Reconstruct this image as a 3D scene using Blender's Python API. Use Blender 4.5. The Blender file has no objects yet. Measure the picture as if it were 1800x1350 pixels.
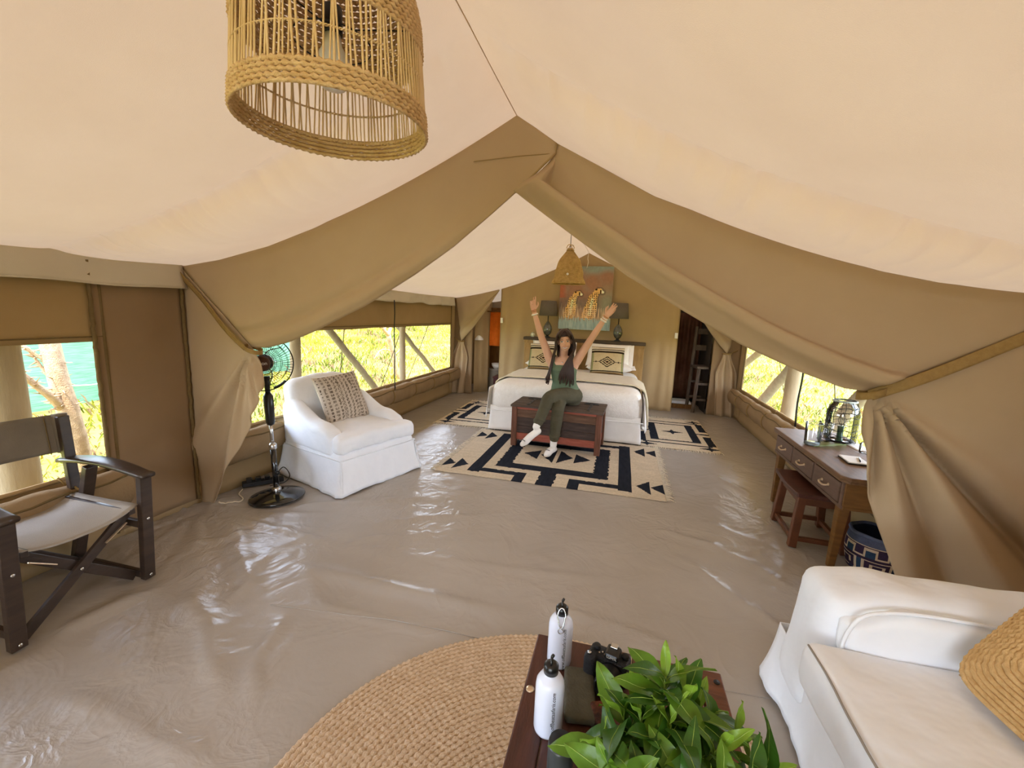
import bpy, math, random
from mathutils import Matrix, Vector, noise as mnoise

C = bpy.context.scene
COL = C.collection
R = random.Random(7)
PI = math.pi
sin, cos = math.sin, math.cos

# ------------------------------------------------------------------ camera, sky, sun, exposure
def setup_view():
    yaw, pitch, roll = (math.radians(a) for a in (13.95, 9.4, 2.3))
    cy, sy, cp, sp, cr, sr = cos(yaw), sin(yaw), cos(pitch), sin(pitch), cos(roll), sin(roll)
    B = Matrix(((1, 0, 0), (0, 0, -1), (0, 1, 0)))
    Y = Matrix(((cy, 0, sy), (0, 1, 0), (-sy, 0, cy)))
    P = Matrix(((1, 0, 0), (0, cp, -sp), (0, sp, cp)))
    Q = Matrix(((cr, -sr, 0), (sr, cr, 0), (0, 0, 1)))
    M = Q @ P @ Y @ B
    rot = Matrix((M[0], -M[1], -M[2])).transposed()
    cam = bpy.data.cameras.new('camera')
    cam.sensor_width = 36.0
    cam.lens = 755.0 / 1800.0 * 36.0
    cam.clip_start = 0.02
    o = bpy.data.objects.new('camera', cam)
    COL.objects.link(o)
    o.matrix_world = Matrix.Translation((0, 0, 1.5)) @ rot.to_4x4()
    C.camera = o

    w = bpy.data.worlds.new('sky')
    C.world = w
    w.use_nodes = True
    nt = w.node_tree
    nt.nodes.clear()
    out = nt.nodes.new('ShaderNodeOutputWorld')
    bg = nt.nodes.new('ShaderNodeBackground')
    tc = nt.nodes.new('ShaderNodeTexCoord')
    sep = nt.nodes.new('ShaderNodeSeparateXYZ')
    rmp = nt.nodes.new('ShaderNodeValToRGB')
    rmp.color_ramp.elements[0].position = 0.0
    rmp.color_ramp.elements[0].color = (0.82, 0.90, 1.0, 1)
    rmp.color_ramp.elements[1].position = 1.0
    rmp.color_ramp.elements[1].color = (0.42, 0.60, 1.0, 1)
    nt.links.new(tc.outputs['Generated'], sep.inputs[0])
    nt.links.new(sep.outputs['Z'], rmp.inputs[0])
    nt.links.new(rmp.outputs[0], bg.inputs[0])
    bg.inputs[1].default_value = SKY
    nt.links.new(bg.outputs[0], out.inputs[0])

    s = bpy.data.lights.new('sun', 'SUN')
    s.energy = SUN
    s.angle = math.radians(3.0)
    s.color = (1.0, 0.97, 0.91)
    so = bpy.data.objects.new('sun', s)
    COL.objects.link(so)
    d = Vector(SUN_FROM).normalized()
    so.rotation_euler = d.to_track_quat('Z', 'Y').to_euler()
    so.location = d * 30

    C.view_settings.view_transform = 'Standard'
    C.view_settings.look = 'None'
    C.view_settings.gamma = 1.0
    C.view_settings.use_curve_mapping = False
    C.view_settings.exposure = EXPOSURE
    try:
        cy_ = C.cycles
        cy_.max_bounces = 10
        cy_.diffuse_bounces = 5
        cy_.glossy_bounces = 4
        cy_.transmission_bounces = 8
        cy_.transparent_max_bounces = 12
        cy_.caustics_reflective = False
        cy_.caustics_refractive = False
        cy_.sample_clamp_indirect = 6.0
        cy_.use_denoising = True
    except Exception:
        pass

SKY = 6.0
SUN = 8.4
SUN_FROM = (0.0, -0.45, 1.0)
EXPOSURE = 1.17
setup_view()

# ------------------------------------------------------------------ mesh helpers
class MB:
    def __init__(self):
        self.v = []; self.f = []; self.mi = []; self.col = []; self.M = None; self.cur = 0; self.c = None
    def pt(self, p):
        if self.M is not None:
            p = self.M @ Vector(p)
        self.v.append((p[0], p[1], p[2]))
        return len(self.v) - 1
    def face(self, idx, c=None):
        self.f.append(idx); self.mi.append(self.cur); self.col.append(c if c is not None else self.c)
    def quad(self, a, b, c, d, col=None):
        i = [self.pt(p) for p in (a, b, c, d)]
        self.face(i, col)
    def box(self, c, s, rot=None):
        old = self.M
        m = Matrix.Translation(c)
        if rot is not None:
            m = m @ (rot.to_4x4() if len(rot.row) == 3 else rot)
        self.M = (old @ m) if old is not None else m
        x, y, z = s[0] / 2, s[1] / 2, s[2] / 2
        i = [self.pt(p) for p in ((-x, -y, -z), (x, -y, -z), (x, y, -z), (-x, y, -z), (-x, -y, z), (x, -y, z), (x, y, z), (-x, y, z))]
        for q in ((0, 3, 2, 1), (4, 5, 6, 7), (0, 1, 5, 4), (1, 2, 6, 5), (2, 3, 7, 6), (3, 0, 4, 7)):
            self.face([i[k] for k in q])
        self.M = old
        return self
    def bar(self, a, b, w, h, up=(0, 0, 1), taper=1.0):
        a, b = Vector(a), Vector(b)
        d = (b - a).normalized()
        u = Vector(up)
        s = d.cross(u)
        if s.length < 1e-4:
            s = d.cross(Vector((1, 0, 0)))
        s.normalize(); u = s.cross(d).normalized()
        i = []
        for p, k in ((a, 1.0), (b, taper)):
            for sx, sy in ((-1, -1), (1, -1), (1, 1), (-1, 1)):
                i.append(self.pt(p + s * (sx * w / 2 * k) + u * (sy * h / 2 * k)))
        for q in ((0, 1, 2, 3), (7, 6, 5, 4), (0, 4, 5, 1), (1, 5, 6, 2), (2, 6, 7, 3), (3, 7, 4, 0)):
            self.face([i[k] for k in q])
        return self
    def tube(self, pts, r, n=8, caps=True, closed=False):
        pts = [Vector(p) for p in pts]
        m = len(pts)
        rs = r if isinstance(r, (list, tuple)) else [r] * m
        rings = []
        prev = None
        for k in range(m):
            if closed:
                t = pts[(k + 1) % m] - pts[k - 1]
            else:
                t = pts[min(k + 1, m - 1)] - pts[max(k - 1, 0)]
            if t.length < 1e-9:
                t = Vector((0, 0, 1))
            t.normalize()
            if prev is None:
                a = Vector((0, 0, 1)) if abs(t.z) < 0.9 else Vector((1, 0, 0))
                s = t.cross(a).normalized()
            else:
                s = (prev - t * prev.dot(t))
                if s.length < 1e-6:
                    s = t.cross(Vector((0, 0, 1)))
                s.normalize()
            prev = s
            u = t.cross(s)
            rings.append([self.pt(pts[k] + (s * cos(2 * PI * j / n) + u * sin(2 * PI * j / n)) * rs[k]) for j in range(n)])
        rng = range(m) if closed else range(m - 1)
        for k in rng:
            A, B_ = rings[k], rings[(k + 1) % m]
            for j in range(n):
                self.face([A[j], A[(j + 1) % n], B_[(j + 1) % n], B_[j]])
        if caps and not closed:
            self.face(rings[0][::-1]); self.face(rings[-1])
        return self
    def lathe(self, prof, n=24, c=(0, 0, 0), caps=(True, True)):
        rings = []
        for r, z in prof:
            rings.append([self.pt((c[0] + r * cos(2 * PI * j / n), c[1] + r * sin(2 * PI * j / n), c[2] + z)) for j in range(n)])
        for k in range(len(rings) - 1):
            A, B_ = rings[k], rings[k + 1]
            for j in range(n):
                self.face([A[j], A[(j + 1) % n], B_[(j + 1) % n], B_[j]])
        if caps[0]: self.face(rings[0][::-1])
        if caps[1]: self.face(rings[-1])
        return self
    def grid(self, fn, nu, nv, close_u=False, colfn=None, flip=False):
        mu = nu if close_u else nu + 1
        ids = [[self.pt(fn(i / nu, j / nv)) for j in range(nv + 1)] for i in range(mu)]
        for i in range(nu):
            for j in range(nv):
                a, b = ids[i], ids[(i + 1) % mu]
                q = [a[j], b[j], b[j + 1], a[j + 1]]
                if flip: q = q[::-1]
                self.face(q, colfn((i + .5) / nu, (j + .5) / nv) if colfn else None)
        return self
    def prism(self, poly, z0, z1):
        a = [self.pt((x, y, z0)) for x, y in poly]
        b = [self.pt((x, y, z1)) for x, y in poly]
        n = len(poly)
        self.face(a[::-1]); self.face(b)
        for k in range(n):
            self.face([a[k], a[(k + 1) % n], b[(k + 1) % n], b[k]])
        return self
    def build(self, name, mats, parent=None, smooth=False, bev=0.0, sub=0, thick=0.0, off=0.0, kind=None, label=None, weld=False):
        me = bpy.data.meshes.new(name)
        me.from_pydata(self.v, [], self.f)
        if not isinstance(mats, (list, tuple)): mats = [mats]
        for m in mats: me.materials.append(m)
        if len(mats) > 1: me.polygons.foreach_set('material_index', self.mi)
        if any(c is not None for c in self.col):
            at = me.color_attributes.new('paint', 'FLOAT_COLOR', 'CORNER')
            buf = []
            for f, c in zip(self.f, self.col):
                c = c or (1, 1, 1)
                buf += [c[0], c[1], c[2], 1.0] * len(f)
            at.data.foreach_set('color', buf)
        if smooth: me.polygons.foreach_set('use_smooth', [True] * len(me.polygons))
        me.update()
        o = bpy.data.objects.new(name, me)
        COL.objects.link(o)
        if parent is not None: o.parent = parent
        if weld:
            o.modifiers.new('weld', 'WELD').merge_threshold = 0.0005
        if thick:
            s = o.modifiers.new('thickness', 'SOLIDIFY'); s.thickness = thick; s.offset = off
        if bev:
            b = o.modifiers.new('edge', 'BEVEL'); b.width = bev; b.segments = 2; b.limit_method = 'ANGLE'; b.angle_limit = 0.7
        if sub:
            s = o.modifiers.new('smooth', 'SUBSURF'); s.levels = sub; s.render_levels = sub
        if kind: o['kind'] = kind
        if label: o['label'] = label
        return o

def thing(name, label, cat, loc=(0, 0, 0), rz=0.0, group=None):
    o = bpy.data.objects.new(name, None)
    COL.objects.link(o)
    o.location = loc
    o.rotation_euler = (0, 0, rz)
    o.empty_display_size = 0.05
    return tag(o, label, cat, group)

def tag(o, label, cat, group=None):
    o['label'] = label; o['category'] = cat
    if group: o['group'] = group
    return o

def struct(o):
    o['kind'] = 'structure'
    return o

def share(o, parent, loc=None, rot=None, scale=None, name=None):
    c = o.copy(); COL.objects.link(c); c.parent = parent
    if loc is not None: c.location = loc
    if rot is not None: c.rotation_euler = rot
    if scale is not None: c.scale = scale
    if name: c.name = name
    return c

def copy_tree(o, parent=None):
    c = o.copy(); COL.objects.link(c)
    if parent is not None: c.parent = parent
    for ch in list(o.children):
        copy_tree(ch, c)
    return c

def lerp(a, b, t): return a + (b - a) * t
def interp(pts, t):
    """point on a polyline by arc length, t in 0..1"""
    d = [0.0]
    for a, b in zip(pts, pts[1:]):
        d.append(d[-1] + math.dist(a, b))
    s = t * d[-1]
    for k in range(len(pts) - 1):
        if s <= d[k + 1] or k == len(pts) - 2:
            u = (s - d[k]) / max(d[k + 1] - d[k], 1e-9)
            return tuple(lerp(p, q, u) for p, q in zip(pts[k], pts[k + 1]))
def spline(pts, n):
    """Catmull-Rom through pts, n samples per span"""
    P = [Vector(p) for p in pts]
    P = [P[0] * 2 - P[1]] + P + [P[-1] * 2 - P[-2]]
    out = []
    for k in range(1, len(P) - 2):
        a, b, c, d = P[k - 1], P[k], P[k + 1], P[k + 2]
        for j in range(n):
            t = j / n
            out.append(0.5 * ((2 * b) + (c - a) * t + (2 * a - 5 * b + 4 * c - d) * t * t + (3 * b - a - 3 * c + d) * t ** 3))
    out.append(P[-2])
    return out
def nz(x, y, z=0.0): return mnoise.noise((x, y, z))
def sm(a, b, x):
    t = min(max((x - a) / (b - a), 0.0), 1.0)
    return t * t * (3 - 2 * t)
def RX(a): return Matrix.Rotation(a, 4, 'X')
def RY(a): return Matrix.Rotation(a, 4, 'Y')
def RZ(a): return Matrix.Rotation(a, 4, 'Z')
def TR(*p): return Matrix.Translation(p)

# ------------------------------------------------------------------ materials
def lin(h):
    h = h.lstrip('#')
    c = [int(h[k:k + 2], 16) / 255 for k in (0, 2, 4)]
    return tuple(x / 12.92 if x <= 0.04045 else ((x + 0.055) / 1.055) ** 2.4 for x in c)

def _tree(name):
    m = bpy.data.materials.new(name)
    m.use_nodes = True
    return m, m.node_tree, m.node_tree.nodes, m.node_tree.links

def mat(name, c1, c2=None, rough=0.6, scale=8.0, stretch=None, bump=0.0, bscale=None, spec=0.3, metal=0.0,
        trans=0.0, alpha=None, coat=0.0, detail=4.0, contrast=0.5, sheen=0.0, paint=False, vor=False, bdist=0.01):
    """principled surface whose colour and relief come from noise in object space"""
    m, nt, N, L = _tree(name)
    b = N['Principled BSDF']
    b.inputs['Roughness'].default_value = rough
    b.inputs['Specular IOR Level'].default_value = spec
    b.inputs['Metallic'].default_value = metal
    if coat: b.inputs['Coat Weight'].default_value = coat; b.inputs['Coat Roughness'].default_value = 0.15
    if sheen: b.inputs['Sheen Weight'].default_value = sheen
    tc = N.new('ShaderNodeTexCoord')
    mp = N.new('ShaderNodeMapping')
    L.new(tc.outputs['Object'], mp.inputs[0])
    if stretch: mp.inputs['Scale'].default_value = stretch
    n = N.new('ShaderNodeTexNoise')
    n.inputs['Scale'].default_value = scale; n.inputs['Detail'].default_value = detail; n.inputs['Roughness'].default_value = 0.6
    L.new(mp.outputs[0], n.inputs[0])
    col = None
    if paint:
        a = N.new('ShaderNodeVertexColor'); a.layer_name = 'paint'
        mx = N.new('ShaderNodeMixRGB'); mx.blend_type = 'MULTIPLY'; mx.inputs[0].default_value = contrast
        rp = N.new('ShaderNodeValToRGB'); rp.color_ramp.elements[0].position = 0.25; rp.color_ramp.elements[1].position = 0.7
        rp.color_ramp.elements[0].color = (0.45, 0.45, 0.45, 1)
        L.new(n.outputs[0], rp.inputs[0])
        L.new(a.outputs[0], mx.inputs[1]); L.new(rp.outputs[0], mx.inputs[2])
        col = mx.outputs[0]
    elif c2 is not None:
        rp = N.new('ShaderNodeValToRGB')
        rp.color_ramp.elements[0].position = 0.5 - contrast / 2; rp.color_ramp.elements[1].position = 0.5 + contrast / 2
        rp.color_ramp.elements[0].color = (*c1, 1); rp.color_ramp.elements[1].color = (*c2, 1)
        L.new(n.outputs[0], rp.inputs[0])
        col = rp.outputs[0]
    if col is not None: L.new(col, b.inputs['Base Color'])
    else: b.inputs['Base Color'].default_value = (*c1, 1)
    if bump:
        bn = N.new('ShaderNodeBump'); bn.inputs['Strength'].default_value = bump; bn.inputs['Distance'].default_value = bdist
        if vor:
            n2 = N.new('ShaderNodeTexVoronoi'); n2.inputs['Scale'].default_value = bscale or scale * 6
            L.new(mp.outputs[0], n2.inputs[0]); L.new(n2.outputs[0], bn.inputs['Height'])
        else:
            n2 = N.new('ShaderNodeTexNoise'); n2.inputs['Scale'].default_value = bscale or scale * 6; n2.inputs['Detail'].default_value = 3
            L.new(mp.outputs[0], n2.inputs[0]); L.new(n2.outputs[0], bn.inputs['Height'])
        L.new(bn.outputs[0], b.inputs['Normal'])
    if trans:
        out = [x for x in N if x.type == 'OUTPUT_MATERIAL'][0]
        t = N.new('ShaderNodeBsdfTranslucent')
        if col is not None: L.new(col, t.inputs[0])
        else: t.inputs[0].default_value = (*c1, 1)
        ms = N.new('ShaderNodeMixShader'); ms.inputs[0].default_value = trans
        L.new(b.outputs[0], ms.inputs[1]); L.new(t.outputs[0], ms.inputs[2]); L.new(ms.outputs[0], out.inputs[0])
    return m

def glass(name, tint=(1, 1, 1), rough=0.02, clear=0.6, gloss=0.25):
    """thin clear glass: mostly see-through with a glossy face"""
    m, nt, N, L = _tree(name)
    N.remove(N['Principled BSDF'])
    out = [x for x in N if x.type == 'OUTPUT_MATERIAL'][0]
    t = N.new('ShaderNodeBsdfTransparent'); t.inputs[0].default_value = (*tint, 1)
    g = N.new('ShaderNodeBsdfGlossy'); g.inputs['Roughness'].default_value = rough
    fr = N.new('ShaderNodeFresnel'); fr.inputs[0].default_value = 1.5
    ms = N.new('ShaderNodeMixShader')
    mt = N.new('ShaderNodeMath'); mt.operation = 'MULTIPLY_ADD'; mt.inputs[1].default_value = 1.0; mt.inputs[2].default_value = gloss * 0.3
    L.new(fr.outputs[0], mt.inputs[0]); L.new(mt.outputs[0], ms.inputs[0])
    L.new(t.outputs[0], ms.inputs[1]); L.new(g.outputs[0], ms.inputs[2]); L.new(ms.outputs[0], out.inputs[0])
    return m

def netting(name, color, cover):
    """fine woven net: part of it covers, the rest is open"""
    m, nt, N, L = _tree(name)
    N.remove(N['Principled BSDF'])
    out = [x for x in N if x.type == 'OUTPUT_MATERIAL'][0]
    t = N.new('ShaderNodeBsdfTransparent')
    d = N.new('ShaderNodeBsdfDiffuse'); d.inputs[0].default_value = (*color, 1)
    ms = N.new('ShaderNodeMixShader'); ms.inputs[0].default_value = cover
    L.new(t.outputs[0], ms.inputs[1]); L.new(d.outputs[0], ms.inputs[2]); L.new(ms.outputs[0], out.inputs[0])
    return m

K = {}
K['liner'] = mat('cream_canvas', lin('#d3b592'), lin('#dcbf9c'), rough=0.9, scale=3, bump=0.12, bscale=380, spec=0.1, trans=0.05, contrast=0.8)
K['valance'] = mat('valance_canvas', lin('#c9bda6'), lin('#d3c8b2'), rough=0.9, scale=3, bump=0.15, bscale=300, spec=0.1, trans=0.05, contrast=0.8)
K['tan'] = mat('tan_canvas', lin('#a58c63'), lin('#b0976e'), rough=0.9, scale=2.5, bump=0.15, bscale=420, spec=0.1, trans=0.1, contrast=0.8)
K['tan2'] = mat('drape_canvas', lin('#b09879'), lin('#b9a283'), rough=0.9, scale=2.5, bump=0.12, bscale=420, spec=0.1, trans=0.015, contrast=0.8)
K['brown'] = mat('brown_canvas', lin('#8a7256'), lin('#967d60'), rough=0.9, scale=3, bump=0.15, bscale=400, spec=0.1, trans=0.015, contrast=0.8)
K['wallc'] = mat('wall_canvas', lin('#ad936b'), lin('#b89e75'), rough=0.9, scale=3, bump=0.12, bscale=400, spec=0.1, trans=0.015, contrast=0.8)
K['flap'] = mat('flap_canvas', lin('#a98e62'), lin('#b69b70'), rough=0.9, scale=3, bump=0.12, bscale=400, spec=0.1, trans=0.22, contrast=0.8)
K['strap'] = mat('webbing_strap', lin('#8f7243'), lin('#a18450'), rough=0.8, scale=40, bump=0.3, bscale=300)
K['seam'] = mat('stitched_hem', lin('#6a5637'), lin('#77633f'), rough=0.9, scale=60, bump=0.3)
K['rolled'] = mat('rolled_canvas', lin('#8d7556'), lin('#9c8464'), rough=0.9, scale=5, bump=0.2, bscale=90, spec=0.1)
def groundsheet():
    m, nt, N, L = _tree('groundsheet')
    b = N['Principled BSDF']
    b.inputs['Roughness'].default_value = 0.27; b.inputs['Specular IOR Level'].default_value = 0.5
    tc = N.new('ShaderNodeTexCoord')
    def noise(scale, detail, dist=0.0):
        n = N.new('ShaderNodeTexNoise'); n.inputs['Scale'].default_value = scale; n.inputs['Detail'].default_value = detail; n.inputs['Distortion'].default_value = dist
        L.new(tc.outputs['Object'], n.inputs[0]); return n.outputs[0]
    def math_(op, a, b_):
        n = N.new('ShaderNodeMath'); n.operation = op
        for i, v in enumerate((a, b_)):
            if isinstance(v, (int, float)): n.inputs[i].default_value = v
            elif v is not None: L.new(v, n.inputs[i])
        return n.outputs[0]
    rp = N.new('ShaderNodeValToRGB'); rp.color_ramp.elements[0].position = .2; rp.color_ramp.elements[1].position = .8
    rp.color_ramp.elements[0].color = (*lin('#a0988f'), 1); rp.color_ramp.elements[1].color = (*lin('#aea69d'), 1)
    L.new(noise(1.8, 6), rp.inputs[0]); L.new(rp.outputs[0], b.inputs['Base Color'])
    ridge = math_('ABSOLUTE', math_('SUBTRACT', noise(2.6, 3, 1.2), .5), 0)      # sharp creases of a folded sheet
    ridge2 = math_('ABSOLUTE', math_('SUBTRACT', noise(7.0, 4, .8), .5), 0)
    msk = N.new('ShaderNodeMapRange'); msk.inputs[1].default_value = .42; msk.inputs[2].default_value = .68
    L.new(noise(.9, 2), msk.inputs[0])
    h = math_('ADD', math_('MULTIPLY', ridge, .55), math_('MULTIPLY', math_('MULTIPLY', ridge2, msk.outputs[0]), .8))
    h = math_('ADD', h, math_('MULTIPLY', noise(60, 2), .02))
    bn = N.new('ShaderNodeBump'); bn.inputs['Strength'].default_value = .55; bn.inputs['Distance'].default_value = .05; bn.invert = True
    L.new(h, bn.inputs['Height']); L.new(bn.outputs[0], b.inputs['Normal'])
    return m
K['floor'] = groundsheet()
K['white_cloth'] = mat('white_slipcover', lin('#e9edf3'), lin('#f0f3f8'), rough=0.85, scale=5, bump=0.55, bscale=5, spec=0.15, sheen=0.2, bdist=0.035)
K['post'] = mat('gum_pole', lin('#8d7b62'), lin('#a8967b'), rough=0.8, scale=5, stretch=(3, 3, 0.5), bump=0.3)
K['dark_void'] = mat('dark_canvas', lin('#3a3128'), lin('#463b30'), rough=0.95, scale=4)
# ------------------------------------------------------------------ tent shell
XL, XW, XR = -2.95, 1.83, -0.62          # left wall, right wall, ridge
XF = 2.30                                # right wall of the sitting area
YF, YP, YB, YE = -4.2, 2.37, 7.40, 9.7   # front opening, partition, back wall, end of the tent
YS = 1.65                                # gathered roof seam

def prof(x):
    if x < XR:
        t = (XR - x) / (XR - XL)
        return 2.52 - 0.795 * t - 0.12 * 4 * t * (1 - t)
    t = (x - XR) / (XW - XR)
    if t > 1: return 1.66 - 0.10 * (x - XW)
    return 2.52 - 0.86 * t - 0.18 * 4 * t * (1 - t)

def roof_z(x, y):
    z = prof(x)
    t = (XR - x) / (XR - XL) if x < XR else min((x - XR) / (XW - XR), 1.0)
    w = 4 * t * (1 - t)
    w = w ** 0.6 if w > 0 else 0
    if y < YS:
        s = max((y + 1.7) / (YS + 1.7), 0)
        z -= (0.11 * sin(PI * s) + 0.03 * sm(0.80, 1.0, s)) * w
        z += 0.014 * w * nz(x * 1.4 + y * 0.9, y * 1.3 - x * 0.5, 2) + 0.012 * w * nz(x * 1.1 - y * 3.4, 6, 4)
    elif y < YP:
        s = (y - YS) / (YP - YS)
        z -= (0.085 * sin(PI * s ** 0.7)) * w
    else:
        s = (y - YP) / (YB - YP)
        z -= 0.05 * abs(sin(PI * s * 2)) * w * (1 - sm(.9, 1, s))
        z += 0.012 * w * nz(x * 1.2 + y * 2.2, 3, 1) * sm(0, .12, s)
        if x > XR: z += .085 * 4 * t * (1 - t) * sm(.25, .95, s)
    d = y - YS
    if y < YP and abs(d) < 0.35:                                   # pucker along the seam
        g = x * 15 + 1.6 * nz(x * 3, 2, 2)
        k = math.exp(-abs(d) / (0.20 if d > 0 else 0.03)) * (.55 + .8 * abs(nz(x * 4.0, 7, 1)))
        fold = abs(sin(g * PI * .62 + d * 3)) ** .7 - .6 + .5 * nz(x * 27 - d * 9, 9.0, 0.3)
        z -= 0.027 * fold * k * min(1, w * 1.6)
        z += (0.060 * math.exp(-abs(d) / 0.045)) * w
    return z

def roof_grid(y0, y1, ny, x0, x1):
    m = MB()
    nl, nr = (250, 280) if ny > 150 else (90, 100)
    xs = [lerp(x0, XR, (i / nl)) for i in range(nl)] + [lerp(XR, x1, i / nr) for i in range(nr + 1)]
    n = len(xs) - 1
    ys = []
    for j in range(ny + 1):
        ys.append(lerp(y0, y1, j / ny))
    m.grid(lambda u, v: (xs[round(u * n)], ys[round(v * ny)], roof_z(xs[round(u * n)], ys[round(v * ny)])), n, ny)
    return m
struct(roof_grid(YF, YP, 190, XL, XF).build('ceiling', K['liner'], smooth=True))
struct(roof_grid(YP - 0.001, YE, 110, XL, XW).build('ceiling', K['liner'], smooth=True))

# fly sheet reaching out over the side windows
for nm, x0, x1, z0, z1 in (('roof_left', XL + .02, -3.85, 1.735, 1.47), ('roof_right', XW - .02, 2.75, 1.672, 1.42)):
    m = MB()
    m.grid(lambda u, v: (lerp(x0, x1, v), lerp(YP if x0 > 0 else YF, YE, u), lerp(z0, z1, v) - .03 * sin(PI * v) + .02 * sin(u * 70) * v), 120, 8)
    struct(m.build(nm, K['liner'], smooth=True, thick=.004))
m = MB(); m.grid(lambda u, v: (lerp(XF - .02, 3.1, v), lerp(YF, YP, u), lerp(1.62, 1.40, v)), 40, 6)
struct(m.build('roof_right', K['liner'], smooth=True, thick=.004))

# ridge seam
m = MB(); m.tube([(XR, lerp(YF, YE, k / 40), 2.519) for k in range(41)], 0.0025, 5)
struct(m.build('trim_1', K['liner'], smooth=True))

# valances along the left eave (front bay and back bay) and the right eave
def valance(name, x, y0, y1, zt, drop, side, amp, ny=160):
    m = MB()
    def f(u, v):
        y = lerp(y0, y1, u)
        k = nz(y * 3.1, v * .6, 4) + .5 * nz(y * 8, v * 1.5, 7)
        zz = zt - v * (drop + amp * .9 * nz(y * 2.3, 11, 3)) + 0.012 * sin(PI * v) * k
        xx = x + side * (0.035 + 0.03 * v + amp * k * (.3 + v))
        return (xx, y, zz)
    m.grid(f, ny, 10)
    m2 = MB(); m2.tube([f(k / 90, 1.0) for k in range(91)], 0.0045, 5)
    o = struct(m.build(name, K['valance'], smooth=True, thick=0.004))
    m2.build('hem', K['valance'], o, smooth=True)
    return o
valance('trim_2', XL, YF, YP - 0.02, 1.755, 0.18, 1, 0.022)
valance('trim_3', XL, YP + 0.05, 7.25, 1.760, 0.175, 1, 0.045)
valance('trim_4', XW, YP + 0.05, 7.25, 1.70, 0.16, -1, 0.02)

# ------------------------------------------------------------------ groundsheet
FK = (-2.82, 2.26)                        # where the sheet is gathered at the left drape
def creases():
    segs = [((-2.57, 2.23), (-1.72, 1.66), .014, .05), ((-1.74, 1.92), (-.42, 1.89), .011, .045), ((-2.05, 1.57), (-1.38, 1.12), .012, .05),
            ((-1.52, 1.55), (-1.25, 1.13), .008, .03), ((-1.55, 1.62), (-.42, 1.74), .006, .02), ((.1, 1.9), (.8, 1.62), .008, .03),
            ((-2.3, 1.62), (-2.3, .9), .010, .05), ((.5, 2.7), (.95, 2.1), .007, .03), ((.62, 3.0), (1.1, 2.6), .007, .03), ((.7, 3.3), (1.16, 3.05), .006, .025),
            ((.3, 3.1), (.9, 2.9), .006, .025), ((-.3, 2.05), (.5, 1.85), .007, .03), ((-1.6, 2.5), (-.9, 2.9), .005, .03), ((-1.2, 2.2), (.1, 2.35), .005, .03),
            ((-2.0, .95), (-1.1, .9), .008, .04), ((-2.3, .75), (-1.6, .55), .010, .05), ((.9, 5.2), (1.6, 4.6), .006, .03), ((.9, 4.6), (1.25, 3.9), .006, .03)]
    for _ in range(34):
        x, y, a = R.uniform(-2.6, 1.5), R.uniform(.6, 5.2), R.uniform(0, PI)
        l = R.uniform(.15, .55)
        segs.append(((x, y), (x + cos(a) * l, y + sin(a) * l), R.uniform(.002, .005), R.uniform(.012, .03)))
    return segs
SEGS = creases()
FLAT = [(-2.505, 2.63, .22), (-2.33, 3.33, .62), (-2.40, 1.07, .07), (-2.40, 1.58, .07), (-2.91, 1.07, .07), (-2.91, 1.58, .07), (1.34, 2.95, .08), (1.30, 3.90, .08), (1.25, 3.12, .07), (1.25, 3.52, .07), (1.54, 3.12, .07), (1.54, 3.52, .07), (1.635, 3.0, .17), (-.085, .905, .92), (1.2, .9, 1.15), (-2.765, 2.745, .2)]
def floor_h(x, y):
    h = 0.0
    dx, dy = x - FK[0], y - FK[1]
    r = math.hypot(dx, dy)
    a = math.atan2(dy, dx)
    if r < 3.0:
        h += 0.040 * (0.5 + 0.5 * nz(a * 4.6, 3, 0)) * math.exp(-r / 0.75) * sm(0, .2, r)
        h += 0.045 * max(0, nz(a * 9.0 + .3 * nz(r * 3, 1, 1), 8, 0)) * math.exp(-r / 0.9) * sm(0, .12, r)
    for (a0, b0, hh, w) in SEGS:
        ex, ey = b0[0] - a0[0], b0[1] - a0[1]
        l2 = ex * ex + ey * ey
        t = ((x - a0[0]) * ex + (y - a0[1]) * ey) / l2
        if -.1 < t < 1.1:
            bend = .05 * nz(t * 2 + a0[0] * 9, 2, 2)
            d = ((x - a0[0]) * ey - (y - a0[1]) * ex) / math.sqrt(l2) + bend
            if abs(d) < 4 * w:
                h += 1.7 * hh * math.exp(-(d / w) ** 2) * sm(-.1, .25, t) * (1 - sm(.75, 1.1, t))
    for cx, cy, rr, am in ((-1.95, 1.75, .42, .009), (-1.45, 2.75, .42, .007), (1.0, 3.1, .5, .007), (-1.75, 3.3, .4, .006), (1.2, 2.5, .4, .006)):
        q = 1 - math.hypot(x - cx, y - cy) / rr
        if q > 0:
            h += 1.8 * am * q * (abs(nz(x * 9, y * 9, 1)) + .6 * abs(nz(x * 19, y * 17, 4)))
    for cx, cy, r0 in FLAT:                                            # the sheet lies flat under whatever stands on it
        q = math.hypot(x - cx, y - cy)
        if q < r0 + .12: h *= .04 + .96 * sm(r0 - .02, r0 + .12, q)
    if -1.75 < x < .60 and 3.45 < y < 5.3: h *= .12
    return min(h, .045) + 0.0015 * nz(x * 2.2, y * 2.2, 8)
m = MB()
fx0, fx1, fy0, fy1 = -3.15, 2.4, YF, 4.4
nx, ny = 260, 290
m.grid(lambda u, v: (lerp(fx0, fx1, u), lerp(fy0, fy1, v), floor_h(lerp(fx0, fx1, u), lerp(fy0, fy1, v))), nx, ny)
m.grid(lambda u, v: (lerp(fx0, fx1, u), lerp(fy1, YE, v), floor_h(lerp(fx0, fx1, u), lerp(fy1, YE, v)) * (1 - sm(5.2, 6.2, lerp(fy1, YE, v)))), 80, 70)
struct(m.build('floor', K['floor'], smooth=True))
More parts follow.
